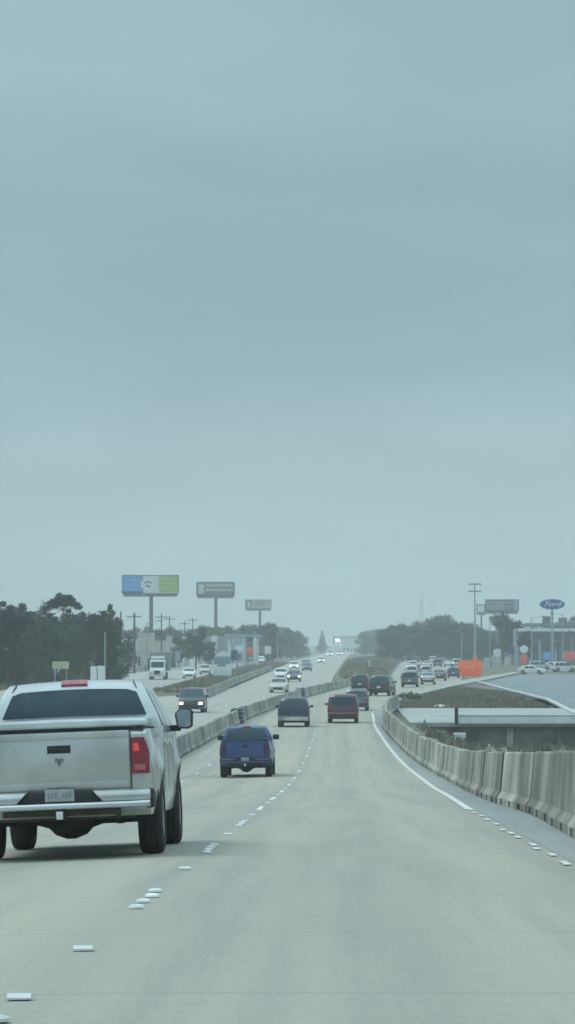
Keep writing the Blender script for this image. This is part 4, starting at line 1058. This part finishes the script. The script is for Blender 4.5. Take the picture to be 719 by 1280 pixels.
bm = bmesh.new(); box(bm, -w+.9, -w*.33, -.285, -.272, zt-1.25, zt-1.05); box(bm, -w+.9, -w*.45, -.285, -.272, zt-2.6, zt-2.45); finish(bm, 'blue_lettering', mat('pale_blue', (.35, .55, .75), .6), t)
bm = bmesh.new(); box(bm, -w+.05, -w*.26, -.285, -.272, zb+.04, zb+.55); finish(bm, 'navy_stripe', M['sign_navy'], t)
t, w, zb, zt = billboard(246, 293, 728, 748, 1050, 270, 'grey_billboard', 'grey billboard with pale unreadable lettering on its own tall post', M['sign_grey'], .12)
bm = bmesh.new()
random.seed(3)
for ln, (z, hgt) in enumerate(((zt-1.35, .95), (zt-2.75, .8))):
    x = -w*.5
    while x < w*.85:
        ww = random.uniform(.4, .9); 
        box(bm, x, x+ww, -.285, -.252, z, z+hgt); x += ww+.25
box(bm, -w*.92, -w*.6, -.285, -.252, zb+.5, zt-.5)
finish(bm, 'lettering', M['sign_letters'], t)
t, w, zb, zt = billboard(307, 339, 750, 763.5, 1300, 325, 'tan_billboard', 'small tan billboard with dark square at one end, furthest of the three', M['sign_tan'], .0)
Box('dark_square', M['sign_olive'], t, -w+.1, -w*.52, -.28, -.252, zb+.1, zt-.1)
Box('portrait', M['sign_letters'], t, -w*.86, -w*.64, -.30, -.282, zb+.4, zt-.7)
bm = bmesh.new()
for k in range(3): box(bm, -w*.3, w*(.85-.15*k), -.28, -.252, zt-.75-k*.85, zt-.5-k*.85)
finish(bm, 'lettering', M['sign_olive'], t)
t, w, zb, zt = billboard(607, 648, 750, 767.5, 1000, 628, 'faded_billboard', 'faded grey billboard above the dark tree near the oval sign', M['sign_grey'], -.15)
Box('picture_field', mat('mauve_picture', (.25, .24, .31), .6, var=.3, scale=.6), t, -w*.95, w*.1, -.28, -.252, zb+.3, zt-.3)
bm = bmesh.new()
for k in range(2): box(bm, -w*.7, w*.8, -.30, -.283, zt-1.0-k*1.1, zt-.75-k*1.1)
finish(bm, 'lettering', mat('pale_slate', (.34, .37, .42), .6), t)
Box('edge_panel', M['wall_blue'], t, w*.72, w*.98, -.29, -.252, zb+.1, zt-.1)
t, w, zb, zt = billboard(596, 607, 756, 769, 1120, 601, 'pale_billboard', 'small pale billboard partly behind the faded grey one', M['wall_blue'], -.5, .3)
Box('picture_field', M['sign_white'], t, -w*.8, w*.8, -.28, -.252, zb+.2, zt-.3)

# oval pylon sign
Y = 700; s = F/Y; xc = (690-VX)/s; zc = CZ+(HY-755.5)/s
t = thing('oval_pylon_sign', 'blue oval sign with white script lettering on a pale pole', 'pylon sign', (xc, Y, 0))
def oval(a, b, y0, y1, nm, m, par):
    bm = bmesh.new(); prism(bm, [(a*math.cos(2*PI*i/40), zc+b*math.sin(2*PI*i/40)) for i in range(40)], 'y', y0, y1); return finish(bm, nm, m, par)
ov = oval(2.62, 1.10, -.25, .25, 'oval_panel', M['oval_blue'], t)
oval(2.48, .98, -.265, -.252, 'oval_border', mat('oval_rim', (.3, .42, .6), .4), ov)
oval(2.40, .91, -.278, -.266, 'oval_field', M['oval_blue'], ov)
text('lettering', 'Ford', 1.45, mat('script_white', (.8, .84, .88), .4, var=.03), ov, (0, -.29, zc+.05), .35, .02, 1.25)
Tube('pole', M['galv'], t, (-.0, .0, -.2), (0, 0, zc-1.05), .28, .24, 12)
Box('pole_skirt', M['galv'], t, -.5, .5, -.5, .5, -.2, 1.2, bevel=.05)

# orange boards
def board(px, s, w, z0, z1, nm, lab, m, post=M['galv'], marks=True, cat='road sign'):
    x, y = W_(px, s)
    t = thing(nm, lab, cat, (x, y, 0))
    Box('panel', m, t, -w/2, w/2, -.04, .04, z0, z1, bevel=.02)
    for k in (-1, 1): Box('post', post, t, k*w*.33-.05, k*w*.33+.05, .045, .12, -.1, z1-.1)
    if marks:
        bm = bmesh.new(); cz = (z0+z1)/2+.2
        for xx, ww in ((-.75, .5), (-.1, .3), (.3, .55)): box(bm, xx, xx+ww, -.055, -.042, cz, cz+.16)
        prism(bm, [(-.1, cz-.35), (.5, cz-.35), (.5, cz-.22), (.1, cz-.2)], 'y', -.055, -.042)
        finish(bm, 'faded_mark', mat('pale_orange', (.85, .45, .3), .5), t)
    return t
t = board(587.5, 8.4, 3.45, .15, 2.45, 'orange_board', 'large bright orange board with faint pale marks at the kerb', M['orange'])
bm = bmesh.new(); prism(bm, [(.35, 2.46), (.95, 2.46), (1.2, 2.7), (.85, 2.98), (.5, 2.95), (.3, 2.7)], 'y', -.04, .04); finish(bm, 'top_plate', M['orange'], t, bevel=.02)
t = board(654.5, 6.2, 1.3, .9, 2.9, 'orange_sign', 'smaller orange sign topped by a round white disc near the lot', M['orange_dull'], marks=False)
bm = bmesh.new(); prism(bm, [(.85*math.cos(2*PI*i/20), 3.85+.8*math.sin(2*PI*i/20)) for i in range(20)], 'y', -.05, .05); finish(bm, 'white_disc', M['sign_white'], t)
board(713, 5.8, 3.3, 1.6, 3.4, 'red_banner', 'faded red-orange banner by the parked cars at the picture edge', M['orange_dull'], marks=False, cat='banner')
# white roadside sign on the left
x, y = W_(278, 10.8)
t = thing('white_road_sign', 'big white two-part sign on posts between carriageway and frontage road', 'sign', (x, y, 0))
Box('panel', M['sign_white'], t, -1.08, 1.08, -.05, .05, 1.25, 2.55, bevel=.02)
Box('upper_panel', M['wall_blue'], t, -.95, .95, -.05, .05, 2.60, 3.45, bevel=.02)
bm = bmesh.new(); prism(bm, [(-.95, 3.46), (.95, 3.46), (.55, 3.95), (.05, 4.15), (-.5, 3.9)], 'y', -.05, .05); finish(bm, 'crest_panel', M['sign_white'], t)
Box('dark_strip', M['sign_navy'], t, -.55, .45, -.062, -.052, 2.35, 2.5)
for k in (-.7, .7): Box('post', M['galv'], t, k-.07, k+.07, .055, .15, -.15, 3.4)
# twin white panels above the pickup roof
x, y = W_(122, 14.0)
t = thing('white_cabinet_sign', 'twin white sign boxes on a thin pole showing above the pickup roof', 'sign', (x, y, 0))
z0, z1 = CZ-(862-HY)/14.0, CZ-(833-HY)/14.0
Box('left_box', M['sign_white'], t, -.62, -.06, -.12, .12, z0, z1, bevel=.02); Box('right_box', M['sign_white'], t, .02, .66, -.15, .15, z0, z1+.05, bevel=.02)
Tube('pole', M['galv'], t, (.66, .2, -.3), (.66, .2, CZ-(790-HY)/14.0), .07)
Box('cross_bar', M['galv'], t, -.6, .66, .16, .22, z0+.2, z0+.3)
# cream panel in the wood
x, y = W_(76, 12.2); t = thing('cream_panel_sign', 'small cream sign board in front of the dark wood above the pickup cab', 'sign', (x, y, 0))
zz = CZ-(836-HY)/12.2; Box('panel', M['sign_tan'], t, -.85, .85, -.05, .05, zz, zz+.75, bevel=.02)
for k in (-.6, .6): Box('post', M['galv'], t, k-.05, k+.05, .055, .12, -.15, zz+.6)

# ---------------------------------------------------------------- poles
def upole(px, top, Y, lab, arms=True, r=.16):
    x = at(px, Y); h = CZ+(HY-top)*Y/F
    t = thing('utility_pole', lab, 'utility pole', (x, Y, 0))
    Tube('shaft', M['wood'], t, (0, 0, -.3), (0, 0, h), r, r*.7)
    if arms:
        Box('crossarm', M['wood'], t, -1.2, 1.2, -.06, .06, h-.75, h-.6)
        bm = bmesh.new()
        for k in (-1.1, -.4, .4, 1.1): tube(bm, (k, 0, h-.6), (k, 0, h-.42), .05, .03, 6)
        finish(bm, 'insulator', M['galv'], t)
    return t
upole(168, 766, 560, 'thick timber pole in front of the shops, nearest the dark wood', r=.22)
upole(202, 767, 640, 'timber pole just past the tri-colour billboard post')
upole(212, 770, 720, 'timber pole second past the tri-colour billboard post', arms=True)
upole(231, 776, 760, 'slim timber pole beside the round dark tree')
upole(241, 772, 820, 'slim timber pole rising behind the round dark tree')
upole(151, 764, 520, 'plain timber pole at the edge of the dark wood', arms=False)
upole(640, 772, 1060, 'faint timber pole behind the dealership tree')
x, y = W_(461.5, 7.4); t = thing('marker_post', 'short pale post at the foot of the grass mound', 'marker post', (x, y, 0)); Box('shaft', M['concrete_pale'], t, -.15, .15, -.15, .15, -.1, 2.0, bevel=.02); Box('post_cap', M['sign_white'], t, -.18, .18, -.18, .18, 2.003, 2.12)
# high-mast light, lattice tower
Y = 900; x = at(593.5, Y); h = CZ+(HY-729)*Y/F
t = thing('mast_light', 'tall slender mast with two crossbars of floodlights above the wood', 'mast', (x, Y, 0))
Tube('shaft', M['galv'], t, (0, 0, -.2), (0, 0, h), .32, .18, 10)
for z in (h-.3, h-2.2):
    Box('crossbar', M['galv'], t, -1.55, 1.55, -.08, .08, z-.1, z+.1)
    for k in range(5): Box('floodlight', M['sign_grey'], t, -1.4+k*.7-.22, -1.4+k*.7+.22, -.35, -.085, z-.2, z+.25, bevel=.03)
Y = 2000; x = at(527, Y); h = CZ+(HY-747)*Y/F
t = thing('lattice_tower', 'faint lattice tower on the skyline behind the wood', 'tower', (x, Y, 0))
bm = bmesh.new()
for a, b in ((-1, -1), (1, -1), (1, 1), (-1, 1)): tube(bm, (a*1.4, b*1.4, 0), (a*.5, b*.5, h), .16, .1, 5)
for k in range(14):
    z0_, z1_ = h*k/14, h*(k+1)/14; w0, w1 = 1.4-.9*k/14, 1.4-.9*(k+1)/14
    for a, b, c, d in ((-1, -1, 1, -1), (1, -1, 1, 1), (1, 1, -1, 1), (-1, 1, -1, -1)): tube(bm, (a*w0, b*w0, z0_), (c*w1, d*w1, z1_), .07, n=4)
finish(bm, 'mast', M['galv'], t)
Tube('antenna', M['galv'], t, (0, 0, h), (0, 0, h+4), .08)
for k in range(3): Box('aerial_panel', M['sign_white'], t, -.9+k*.7, -.6+k*.7, -.9, -.7, h-3, h-1)

# ---------------------------------------------------------------- buildings
def building(px0, px1, top, Y, depth, name, label, wall, roof, wins=4, rows=1, fascia=None, base=0., canopy=False, win='glass', over=.4, cat='building'):
    s = F/Y; x0, x1 = (px0-VX)/s, (px1-VX)/s; h = CZ+(HY-top)/s; xc = (x0+x1)/2; w = (x1-x0)/2
    t = thing(name, label, cat, (xc, Y, 0))
    Box('wall', M[wall], t, -w, w, 0, depth, -.2, h-.35, bevel=.02)
    Box('roof', M[roof], t, -w-over, w+over, -over, depth+over, h-.347, h, bevel=.03)
    if fascia: Box('fascia', M[fascia], t, -w*.98, w*.98, -.12, -.003, h-1.5, h-.36)
    n = 0
    for rr in range(rows):
        z0_ = .9+rr*3.0
        for k in range(wins):
            c = -w+2*w*(k+.5)/wins; ww = 2*w/wins*.34
            if rr == 0 and k == wins//2:
                d = Box('door', M['dark_steel'], t, c-.5, c+.5, -.06, -.003, -.05, 2.2); Box('door_handle', M['galv'], d, c+.32, c+.38, -.1, -.062, 1.0, 1.25); continue
            if z0_+1.5 > h-.6: continue
            f = Box('window', M['dark_steel'], t, c-ww-.06, c+ww+.06, -.05, -.003, z0_-.06, z0_+1.56)
            Box('pane', M[win], f, c-ww, c+ww, -.062, -.052, z0_, z0_+1.5)
    return t, w, h
building(152, 173, 796, 700, 14, 'white_building', 'low white end building next to the dark wood', 'wall_white', 'roof_dark', 3)
t, w, h = building(172, 189, 791, 640, 12, 'cream_shop', 'cream shop with tall blank upper wall behind the lorry', 'wall_cream', 'wall_cream', 2, over=.1)
t, w, h = building(189, 208, 791, 670, 14, 'tan_shop', 'tan flat-roofed shop joined to the cream one', 'wall_cream', 'roof_dark', 3, fascia='wall_brown')
building(206, 228, 796, 720, 12, 'white_shop', 'white shop with stepped front past the tan one', 'wall_white', 'wall_white', 3, fascia='sign_letters')
building(258, 280, 793, 800, 14, 'grey_shop', 'grey shop under the grey billboard post', 'wall_grey', 'roof_dark', 3, fascia='wall_blue')
building(281, 306, 790, 860, 16, 'long_store', 'wide blue-grey store with dark flat roof left of the white column', 'wall_blue', 'roof_dark', 5, fascia='sign_white')
building(306, 334, 792, 940, 16, 'far_store', 'low far store behind the tan billboard post', 'wall_grey', 'roof_dark', 5, fascia='wall_blue')
building(262, 282, 784.5, 1080, 20, 'tall_block', 'dark upper storey block at the foot of the grey billboard', 'wall_brown', 'roof_dark', 4, 2)
# filling-station canopy
Y = 760; s = F/Y
t = thing('fuel_canopy', 'flat fuel canopy on pale columns before the blue-grey store', 'canopy', (at(304, Y), Y, 0))
Box('canopy_roof', M['roof_dark'], t, -4.2, 4.2, 0, 8, 6.4, 7.3, bevel=.05); Box('canopy_fascia', M['wall_blue'], t, -4.25, 4.25, -.1, -.003, 6.5, 7.1)
for k in (-3.2, 0, 3.2):
    for yy in (1, 7): Box('column', M['sign_white'], t, k-.2, k+.2, yy-.2, yy+.2, -.1, 6.4)
for k in (-1.7, 1.7): pmp = Box('fuel_pump', M['sign_white'], t, k-.4, k+.4, 3.6, 4.2, -.1, 1.9, bevel=.04); Box('pump_screen', M['glass'], pmp, k-.25, k+.25, 3.58, 3.597, 1.1, 1.5)
Y = 820; x = at(318.5, Y); t = thing('pylon_column', 'slim white pylon column beside the tan billboard post', 'pylon', (x, Y, 0))
Box('column', M['sign_white'], t, -.32, .32, -.3, .3, -.1, CZ+(HY-792)*Y/F, bevel=.03); Box('cap', M['wall_blue'], t, -.45, .45, -.4, .4, CZ+(HY-792)*Y/F+.003, CZ+(HY-790)*Y/F)
Y = 700; x = at(268, Y); t = thing('tall_white_pylon', 'tall thin white pylon sign standing behind the two-part road sign', 'pylon sign', (x, Y, 0))
hh = CZ+(HY-794)*Y/F; Box('cabinet', M['sign_letters'], t, -.62, .62, -.25, .25, 3.6, hh, bevel=.04); Box('base', M['wall_cream'], t, -.5, .5, -.3, .3, -.1, 3.597); Box('header', M['sign_white'], t, -.5, .5, -.27, -.253, hh-1.4, hh-.3)
Y = 560; x = at(240.5, Y); t = thing('white_box_sign', 'small white box sign on a stub post by the frontage road', 'sign', (x, Y, 0))
Box('cabinet', M['sign_white'], t, -.42, .42, -.15, .15, .9, 2.4, bevel=.04); Box('post', M['galv'], t, -.1, .1, -.05, .05, -.1, .9)
# dealership
Y = 760; s = F/Y; x0, x1 = at(648, Y), at(760, Y); xc = (x0+x1)/2; w = (x1-x0)/2
t = thing('car_dealership', 'long glass-fronted dealership with layered flat canopy roof', 'building', (xc, Y, 0))
h = CZ+(HY-779)/s
Box('wall', M['wall_grey'], t, -w, w, 2, 24, -.1, h-1.2)
Box('upper_roof', M['sign_grey'], t, -w*.82, w, 0, 26, h-.7, h-.0, bevel=.04)
Box('white_fascia', M['sign_white'], t, -w*1.0, w, -2.2, 1.99, h-1.9, h-1.25, bevel=.04)
Box('canopy', M['roof_dark'], t, -w*1.05, w, -2.6, 1.98, h-2.75, h-1.903, bevel=.04)
bm = bmesh.new(); prism(bm, [(-w*1.05, h-2.76), (-w*.35, h-2.76), (-w*.55, h-3.7), (-w*1.0, h-4.0)], 'y', -2.4, 1.9); finish(bm, 'raked_soffit', M['sign_navy'], t)
for k in range(9):
    x = -w*.95+k*2.35
    f = Box('window', M['galv'], t, x, x+1.95, 1.93, 1.997, .2, 5.2); Box('pane', M['glass_house'], f, x+.1, x+1.85, 1.91, 1.927, .3, 5.1)
for k in range(6): Tube('column', M['galv'], t, (-w*.9+k*3.6, -1.8, -.1), (-w*.9+k*3.6, -1.8, h-2.75), .28, n=12)
Box('roof_unit', M['sign_grey'], t, -w*.42, -w*.25, 6, 9, h+.003, h+1.6, bevel=.05); Box('roof_unit', M['sign_grey'], t, -w*.05, w*.12, 7, 10, h+.003, h+1.3, bevel=.05)
# central far building / overbridge
Y = 1900; s = F/Y
t = thing('far_overbridge', 'pale overbridge spanning the far end of the highway at the skyline', 'bridge', (at(438, Y), Y, 0))
Box('deck', M['concrete_pale'], t, -10, 10, 0, 10, CZ+(HY-800)/s, CZ+(HY-796.5)/s, bevel=.05)
Box('railing', M['galv'], t, -10, 10, .0, .3, CZ+(HY-796.5)/s+.003, CZ+(HY-795)/s)
for k in (-9.2, 3.8, 9.2): Box('pier', M['sign_white'], t, k-.6, k+.6, 2, 8, -.2, CZ+(HY-800)/s-.003)
Y = 2100; building(428, 446, 799, Y, 20, 'far_white_building', 'tiny pale building under the overbridge on the skyline', 'wall_white', 'roof_dark', 4)
# lit white sign at the skyline
Y = 1700; t = thing('lit_skyline_sign', 'bright lit sign panel above the road at the skyline', 'sign', (at(422, Y), Y, 0))
Box('panel', M['head_far'], t, -1.1, 1.1, -.1, .1, 6.2, 7.4); Tube('post', M['galv'], t, (0, .3, -.2), (0, .3, 7.2), .12)

CL = [
 (180, 835, 7.0, 1.3, .9, 2.6, 'wall_cream', 'cream board sign on short legs beside the lorry'),
 (222, 828, 6.6, 1.0, 1.8, 3.4, 'wall_blue', 'blue-grey upright sign past the white shop'),
 (254, 822, 6.0, 1.6, 2.2, 3.6, 'sign_tan', 'tan shop sign on legs beside the round dark tree'),
 (293, 832, 6.8, 1.2, 2.0, 3.8, 'sign_navy', 'navy shop sign on legs before the fuel canopy'),
 (300, 826, 6.2, 1.8, 3.4, 4.6, 'sign_white', 'white sign high on legs before the fuel canopy'),
 (313, 824, 5.6, 1.4, 2.4, 4.2, 'orange_dull', 'red-orange sign under the tan billboard'),
 (335, 822, 5.0, 1.6, 2.4, 4.4, 'sign_white', 'white sign at the end of the stores near the far bend'),
 (621, 826, 5.6, 1.6, 2.0, 3.6, 'sign_white', 'white sign at the feet of the trees under the faded billboard'),
 (640, 824, 5.4, 1.2, 2.6, 4.2, 'sign_navy', 'navy sign at the corner of the dealership'),
 (683, 828, 5.9, 1.5, 1.6, 3.2, 'sign_blue', 'blue sign below the oval pylon sign')]
for px, py, s_, w_, a_, b_, m_, lb in CL:
    x, y = W_(px, s_); t = thing('shop_sign', lb, 'sign', (x, y, 0))
    Box('panel', M[m_], t, -w_/2, w_/2, -.1, .1, a_, b_, bevel=.03)
    for k in (-.35, .35): Box('post', M['galv'], t, k*w_-.06, k*w_+.06, .105, .2, -.1, b_-.2)
def lamp(px, top, Y, side, lb):
    x = at(px, Y); h = CZ+(HY-top)*Y/F; t = thing('street_lamp', lb, 'street lamp', (x, Y, 0))
    Tube('shaft', M['galv'], t, (0, 0, -.2), (0, 0, h), .13, .08)
    Tube('arm', M['galv'], t, (0, 0, h-.1), (side*2.0, 0, h+.25), .05, .04)
    Box('lamp_head', M['sign_grey'], t, *sorted((side*1.9, side*2.6)), -.15, .15, h+.18, h+.34, bevel=.04)
lamp(612, 776, 700, 1, 'street lamp in front of the trees under the faded billboard')
lamp(664, 772, 640, 1, 'street lamp left of the oval sign pole')
lamp(703, 768, 680, -1, 'street lamp right of the oval sign pole')
lamp(297, 785, 700, 1, 'street lamp by the fuel canopy')
lamp(347, 790, 900, 1, 'street lamp beside the far bend trees')
lamp(184, 778, 600, 1, 'street lamp before the cream shop')
lamp(577, 790, 760, -1, 'street lamp rising above the orange board')
# small things beyond the right barrier
def rubble(px, py, Y, w, h, lab, nm, m, cat):
    x = at(px, Y); z = CZ-(py-HY)*Y/F
    bm = bmesh.new(); bmesh.ops.create_icosphere(bm, subdivisions=2, radius=1)
    for v in bm.verts: v.co = Vector((v.co.x*w*random.uniform(.85, 1.1), v.co.y*w*random.uniform(.85, 1.1), (v.co.z+.6)*h*random.uniform(.85, 1.1)))
    o = finish(bm, nm, m); o.location = (x, Y, terrain_h(x, Y)-.05); tag(o, lab, cat); return o
def white_box(px, py, Y, w, h, lab):
    x = at(px, Y); g = terrain_h(x, Y) if Y < 208 else 0
    t = thing('utility_cabinet', lab, 'utility cabinet', (x, Y, g-.05)); 
    zt_ = CZ-(py-h/2*F/Y-HY)*Y/F-g
    Box('cabinet', M['sign_white'], t, -w/2, w/2, -.25, .25, zt_-h, zt_, bevel=.03); Box('plinth', M['concrete_pale'], t, -w*.4, w*.4, -.2, .2, -.1, zt_-h-.003)
white_box(552, 915.5, 206.8, .38, .28, 'small white cabinet beside the dark end post of the bridge parapet')
white_box(574, 918, 206.0, .75, .32, 'wide white cabinet just under the parapet end')
white_box(565, 922, 203, .45, .25, 'lowest white cabinet, in front of the wide one')
rubble(550, 884, 262, .85, .22, 'flat pale boulder on the brown verge near the street edge', 'boulder', M['concrete_pale'], 'boulder')
x, y = G(505, 872); rr = 0
bm = bmesh.new(); leaf_cloud(bm, [(0, 0, .4, .5), (.6, 0, .3, .4), (-.6, .1, .35, .4)], 400, .1)
me = bpy.data.meshes.new('green_shrub'); bm.to_mesh(me); bm.free(); o = link('green_shrub', me, M['leaf_oak']); o.location = (x+.2, y-14, 0); tag(o, 'dark green shrub at the pointed tip of the brown verge', 'shrub')

# ---------------------------------------------------------------- haze
bm = bmesh.new(); box(bm, -700, 800, -60, 3300, -4.2, 46)
hz = finish(bm, 'haze', None); tag(hz, kind='stuff')
hm = bpy.data.materials.new('haze_air'); hm.use_nodes = True; N = hm.node_tree.nodes; L = hm.node_tree.links
for n in list(N):
    if n.type != 'OUTPUT_MATERIAL': N.remove(n)
pv = N.new('ShaderNodeVolumePrincipled'); pv.inputs['Density'].default_value = .0004; pv.inputs['Color'].default_value = (.88, .93, .94, 1); pv.inputs['Anisotropy'].default_value = .0
L.new(pv.outputs[0], [n for n in N if n.type == 'OUTPUT_MATERIAL'][0].inputs['Volume'])
hz.data.materials.append(hm)

# ---------------------------------------------------------------- world and sun
w = bpy.data.worlds.new('World'); sc.world = w; w.use_nodes = True
N, L = w.node_tree.nodes, w.node_tree.links; N.clear()
SE, SR = math.radians(58), math.radians(285)
sky = N.new('ShaderNodeTexSky'); sky.sky_type = 'NISHITA'; sky.sun_disc = False; sky.sun_elevation = SE; sky.sun_rotation = SR; sky.air_density = 1.2; sky.dust_density = 3
bg = N.new('ShaderNodeBackground'); bg.inputs[1].default_value = .10
out = N.new('ShaderNodeOutputWorld'); L.new(bg.outputs[0], out.inputs[0])
tc = N.new('ShaderNodeTexCoord'); sep = N.new('ShaderNodeSeparateXYZ'); L.new(tc.outputs['Generated'], sep.inputs[0])
def mr(src, a, b, c, d, smooth=True):
    r = N.new('ShaderNodeMapRange'); r.interpolation_type = 'SMOOTHSTEP' if smooth else 'LINEAR'; L.new(src, r.inputs[0])
    for i, v in enumerate((a, b, c, d)): r.inputs[i+1].default_value = v
    return r.outputs[0]
# overcast layer: bright overhead, soft horizontal banks low down
def cloud_noise(scale, sx, sz, det, off=0):
    mp = N.new('ShaderNodeMapping'); mp.inputs['Scale'].default_value = (sx, sx, sz); mp.inputs['Location'].default_value = (off, off*.3, 0)
    L.new(tc.outputs['Generated'], mp.inputs[0]); n = N.new('ShaderNodeTexNoise'); n.inputs['Scale'].default_value = scale; n.inputs['Detail'].default_value = det
    n.inputs['Roughness'].default_value = .45; L.new(mp.outputs[0], n.inputs['Vector']); return n.outputs['Fac']
ramp = N.new('ShaderNodeValToRGB'); wz = N.new('ShaderNodeMath'); wz.operation = 'ADD'; L.new(sep.outputs['Z'], wz.inputs[0]); L.new(mr(cloud_noise(3, 2, 6, 4, 9.1), .3, .7, -.014, .014, False), wz.inputs[1])
L.new(mr(wz.outputs[0], 0, .25, 0, 1, False), ramp.inputs[0])
cr = ramp.color_ramp
def lin(c): return tuple(((v/255)/12.92 if v/255 < .04045 else (((v/255)+.055)/1.055)**2.4) for v in c)
stops = [(0, (173, 202, 206)), (.10, (170, 199, 204)), (.19, (168, 196, 201)), (.25, (164, 192, 198)), (.34, (151, 180, 189)), (.50, (149, 179, 189)), (.62, (153, 183, 193)), (.78, (158, 188, 198)), (1, (161, 190, 200))]
cr.elements[0].position = 0; cr.elements[0].color = (*lin(stops[0][1]), 1); cr.elements[1].position = 1; cr.elements[1].color = (*lin(stops[-1][1]), 1)
for p, c in stops[1:-1]:
    e = cr.elements.new(p); e.color = (*lin(c), 1)
add = N.new('ShaderNodeMath'); add.operation = 'ADD'; L.new(mr(cloud_noise(2.2, 2.5, 13, 5), .3, .7, .94, 1.06, False), add.inputs[0]); L.new(mr(cloud_noise(5, 1.6, 7, 6, 3.7), .3, .7, -.05, .05, False), add.inputs[1])
zen = N.new('ShaderNodeMath'); zen.operation = 'MULTIPLY'; L.new(mr(sep.outputs['Z'], .22, .95, 10, 25), zen.inputs[0]); L.new(add.outputs[0], zen.inputs[1])
vm = N.new('ShaderNodeVectorMath'); vm.operation = 'SCALE'; L.new(ramp.outputs[0], vm.inputs[0]); L.new(zen.outputs[0], vm.inputs['Scale'])
mx = N.new('ShaderNodeMix'); mx.data_type = 'RGBA'; mx.inputs[0].default_value = .96
L.new(sky.outputs[0], mx.inputs[6]); L.new(vm.outputs[0], mx.inputs[7]); L.new(mx.outputs[2], bg.inputs[0])
sun = bpy.data.lights.new('sun', 'SUN'); sun.energy = 1.0; sun.angle = math.radians(25); sun.color = (1, .96, .88)
so = bpy.data.objects.new('sun', sun); COL.objects.link(so)
d = Vector((math.sin(SR)*math.cos(SE), math.cos(SR)*math.cos(SE), math.sin(SE)))
so.rotation_euler = d.to_track_quat('Z', 'Y').to_euler()

# ---------------------------------------------------------------- camera
cam = bpy.data.cameras.new('camera'); co = bpy.data.objects.new('camera', cam); COL.objects.link(co); sc.camera = co
cam.sensor_fit = 'VERTICAL'; cam.sensor_height = 36; cam.lens = 36*F/1280; cam.clip_end = 20000; cam.clip_start = .1
co.location = (0, 0, CZ)
pitch = math.atan((HY-640)/F); yaw = math.atan((VX-359.5)/F)
co.rotation_euler = (PI/2+pitch, 0, yaw)
# ---------------------------------------------------------------- render settings
sc.view_settings.view_transform = 'Standard'; sc.view_settings.look = 'None'; sc.view_settings.gamma = 1; sc.view_settings.exposure = 0
sc.view_settings.use_curve_mapping = False
sc.cycles.use_denoising = True
sc.cycles.max_bounces = 6; sc.cycles.volume_bounces = 1; sc.cycles.diffuse_bounces = 3; sc.cycles.transparent_max_bounces = 4
sc.cycles.filter_width = 1.6
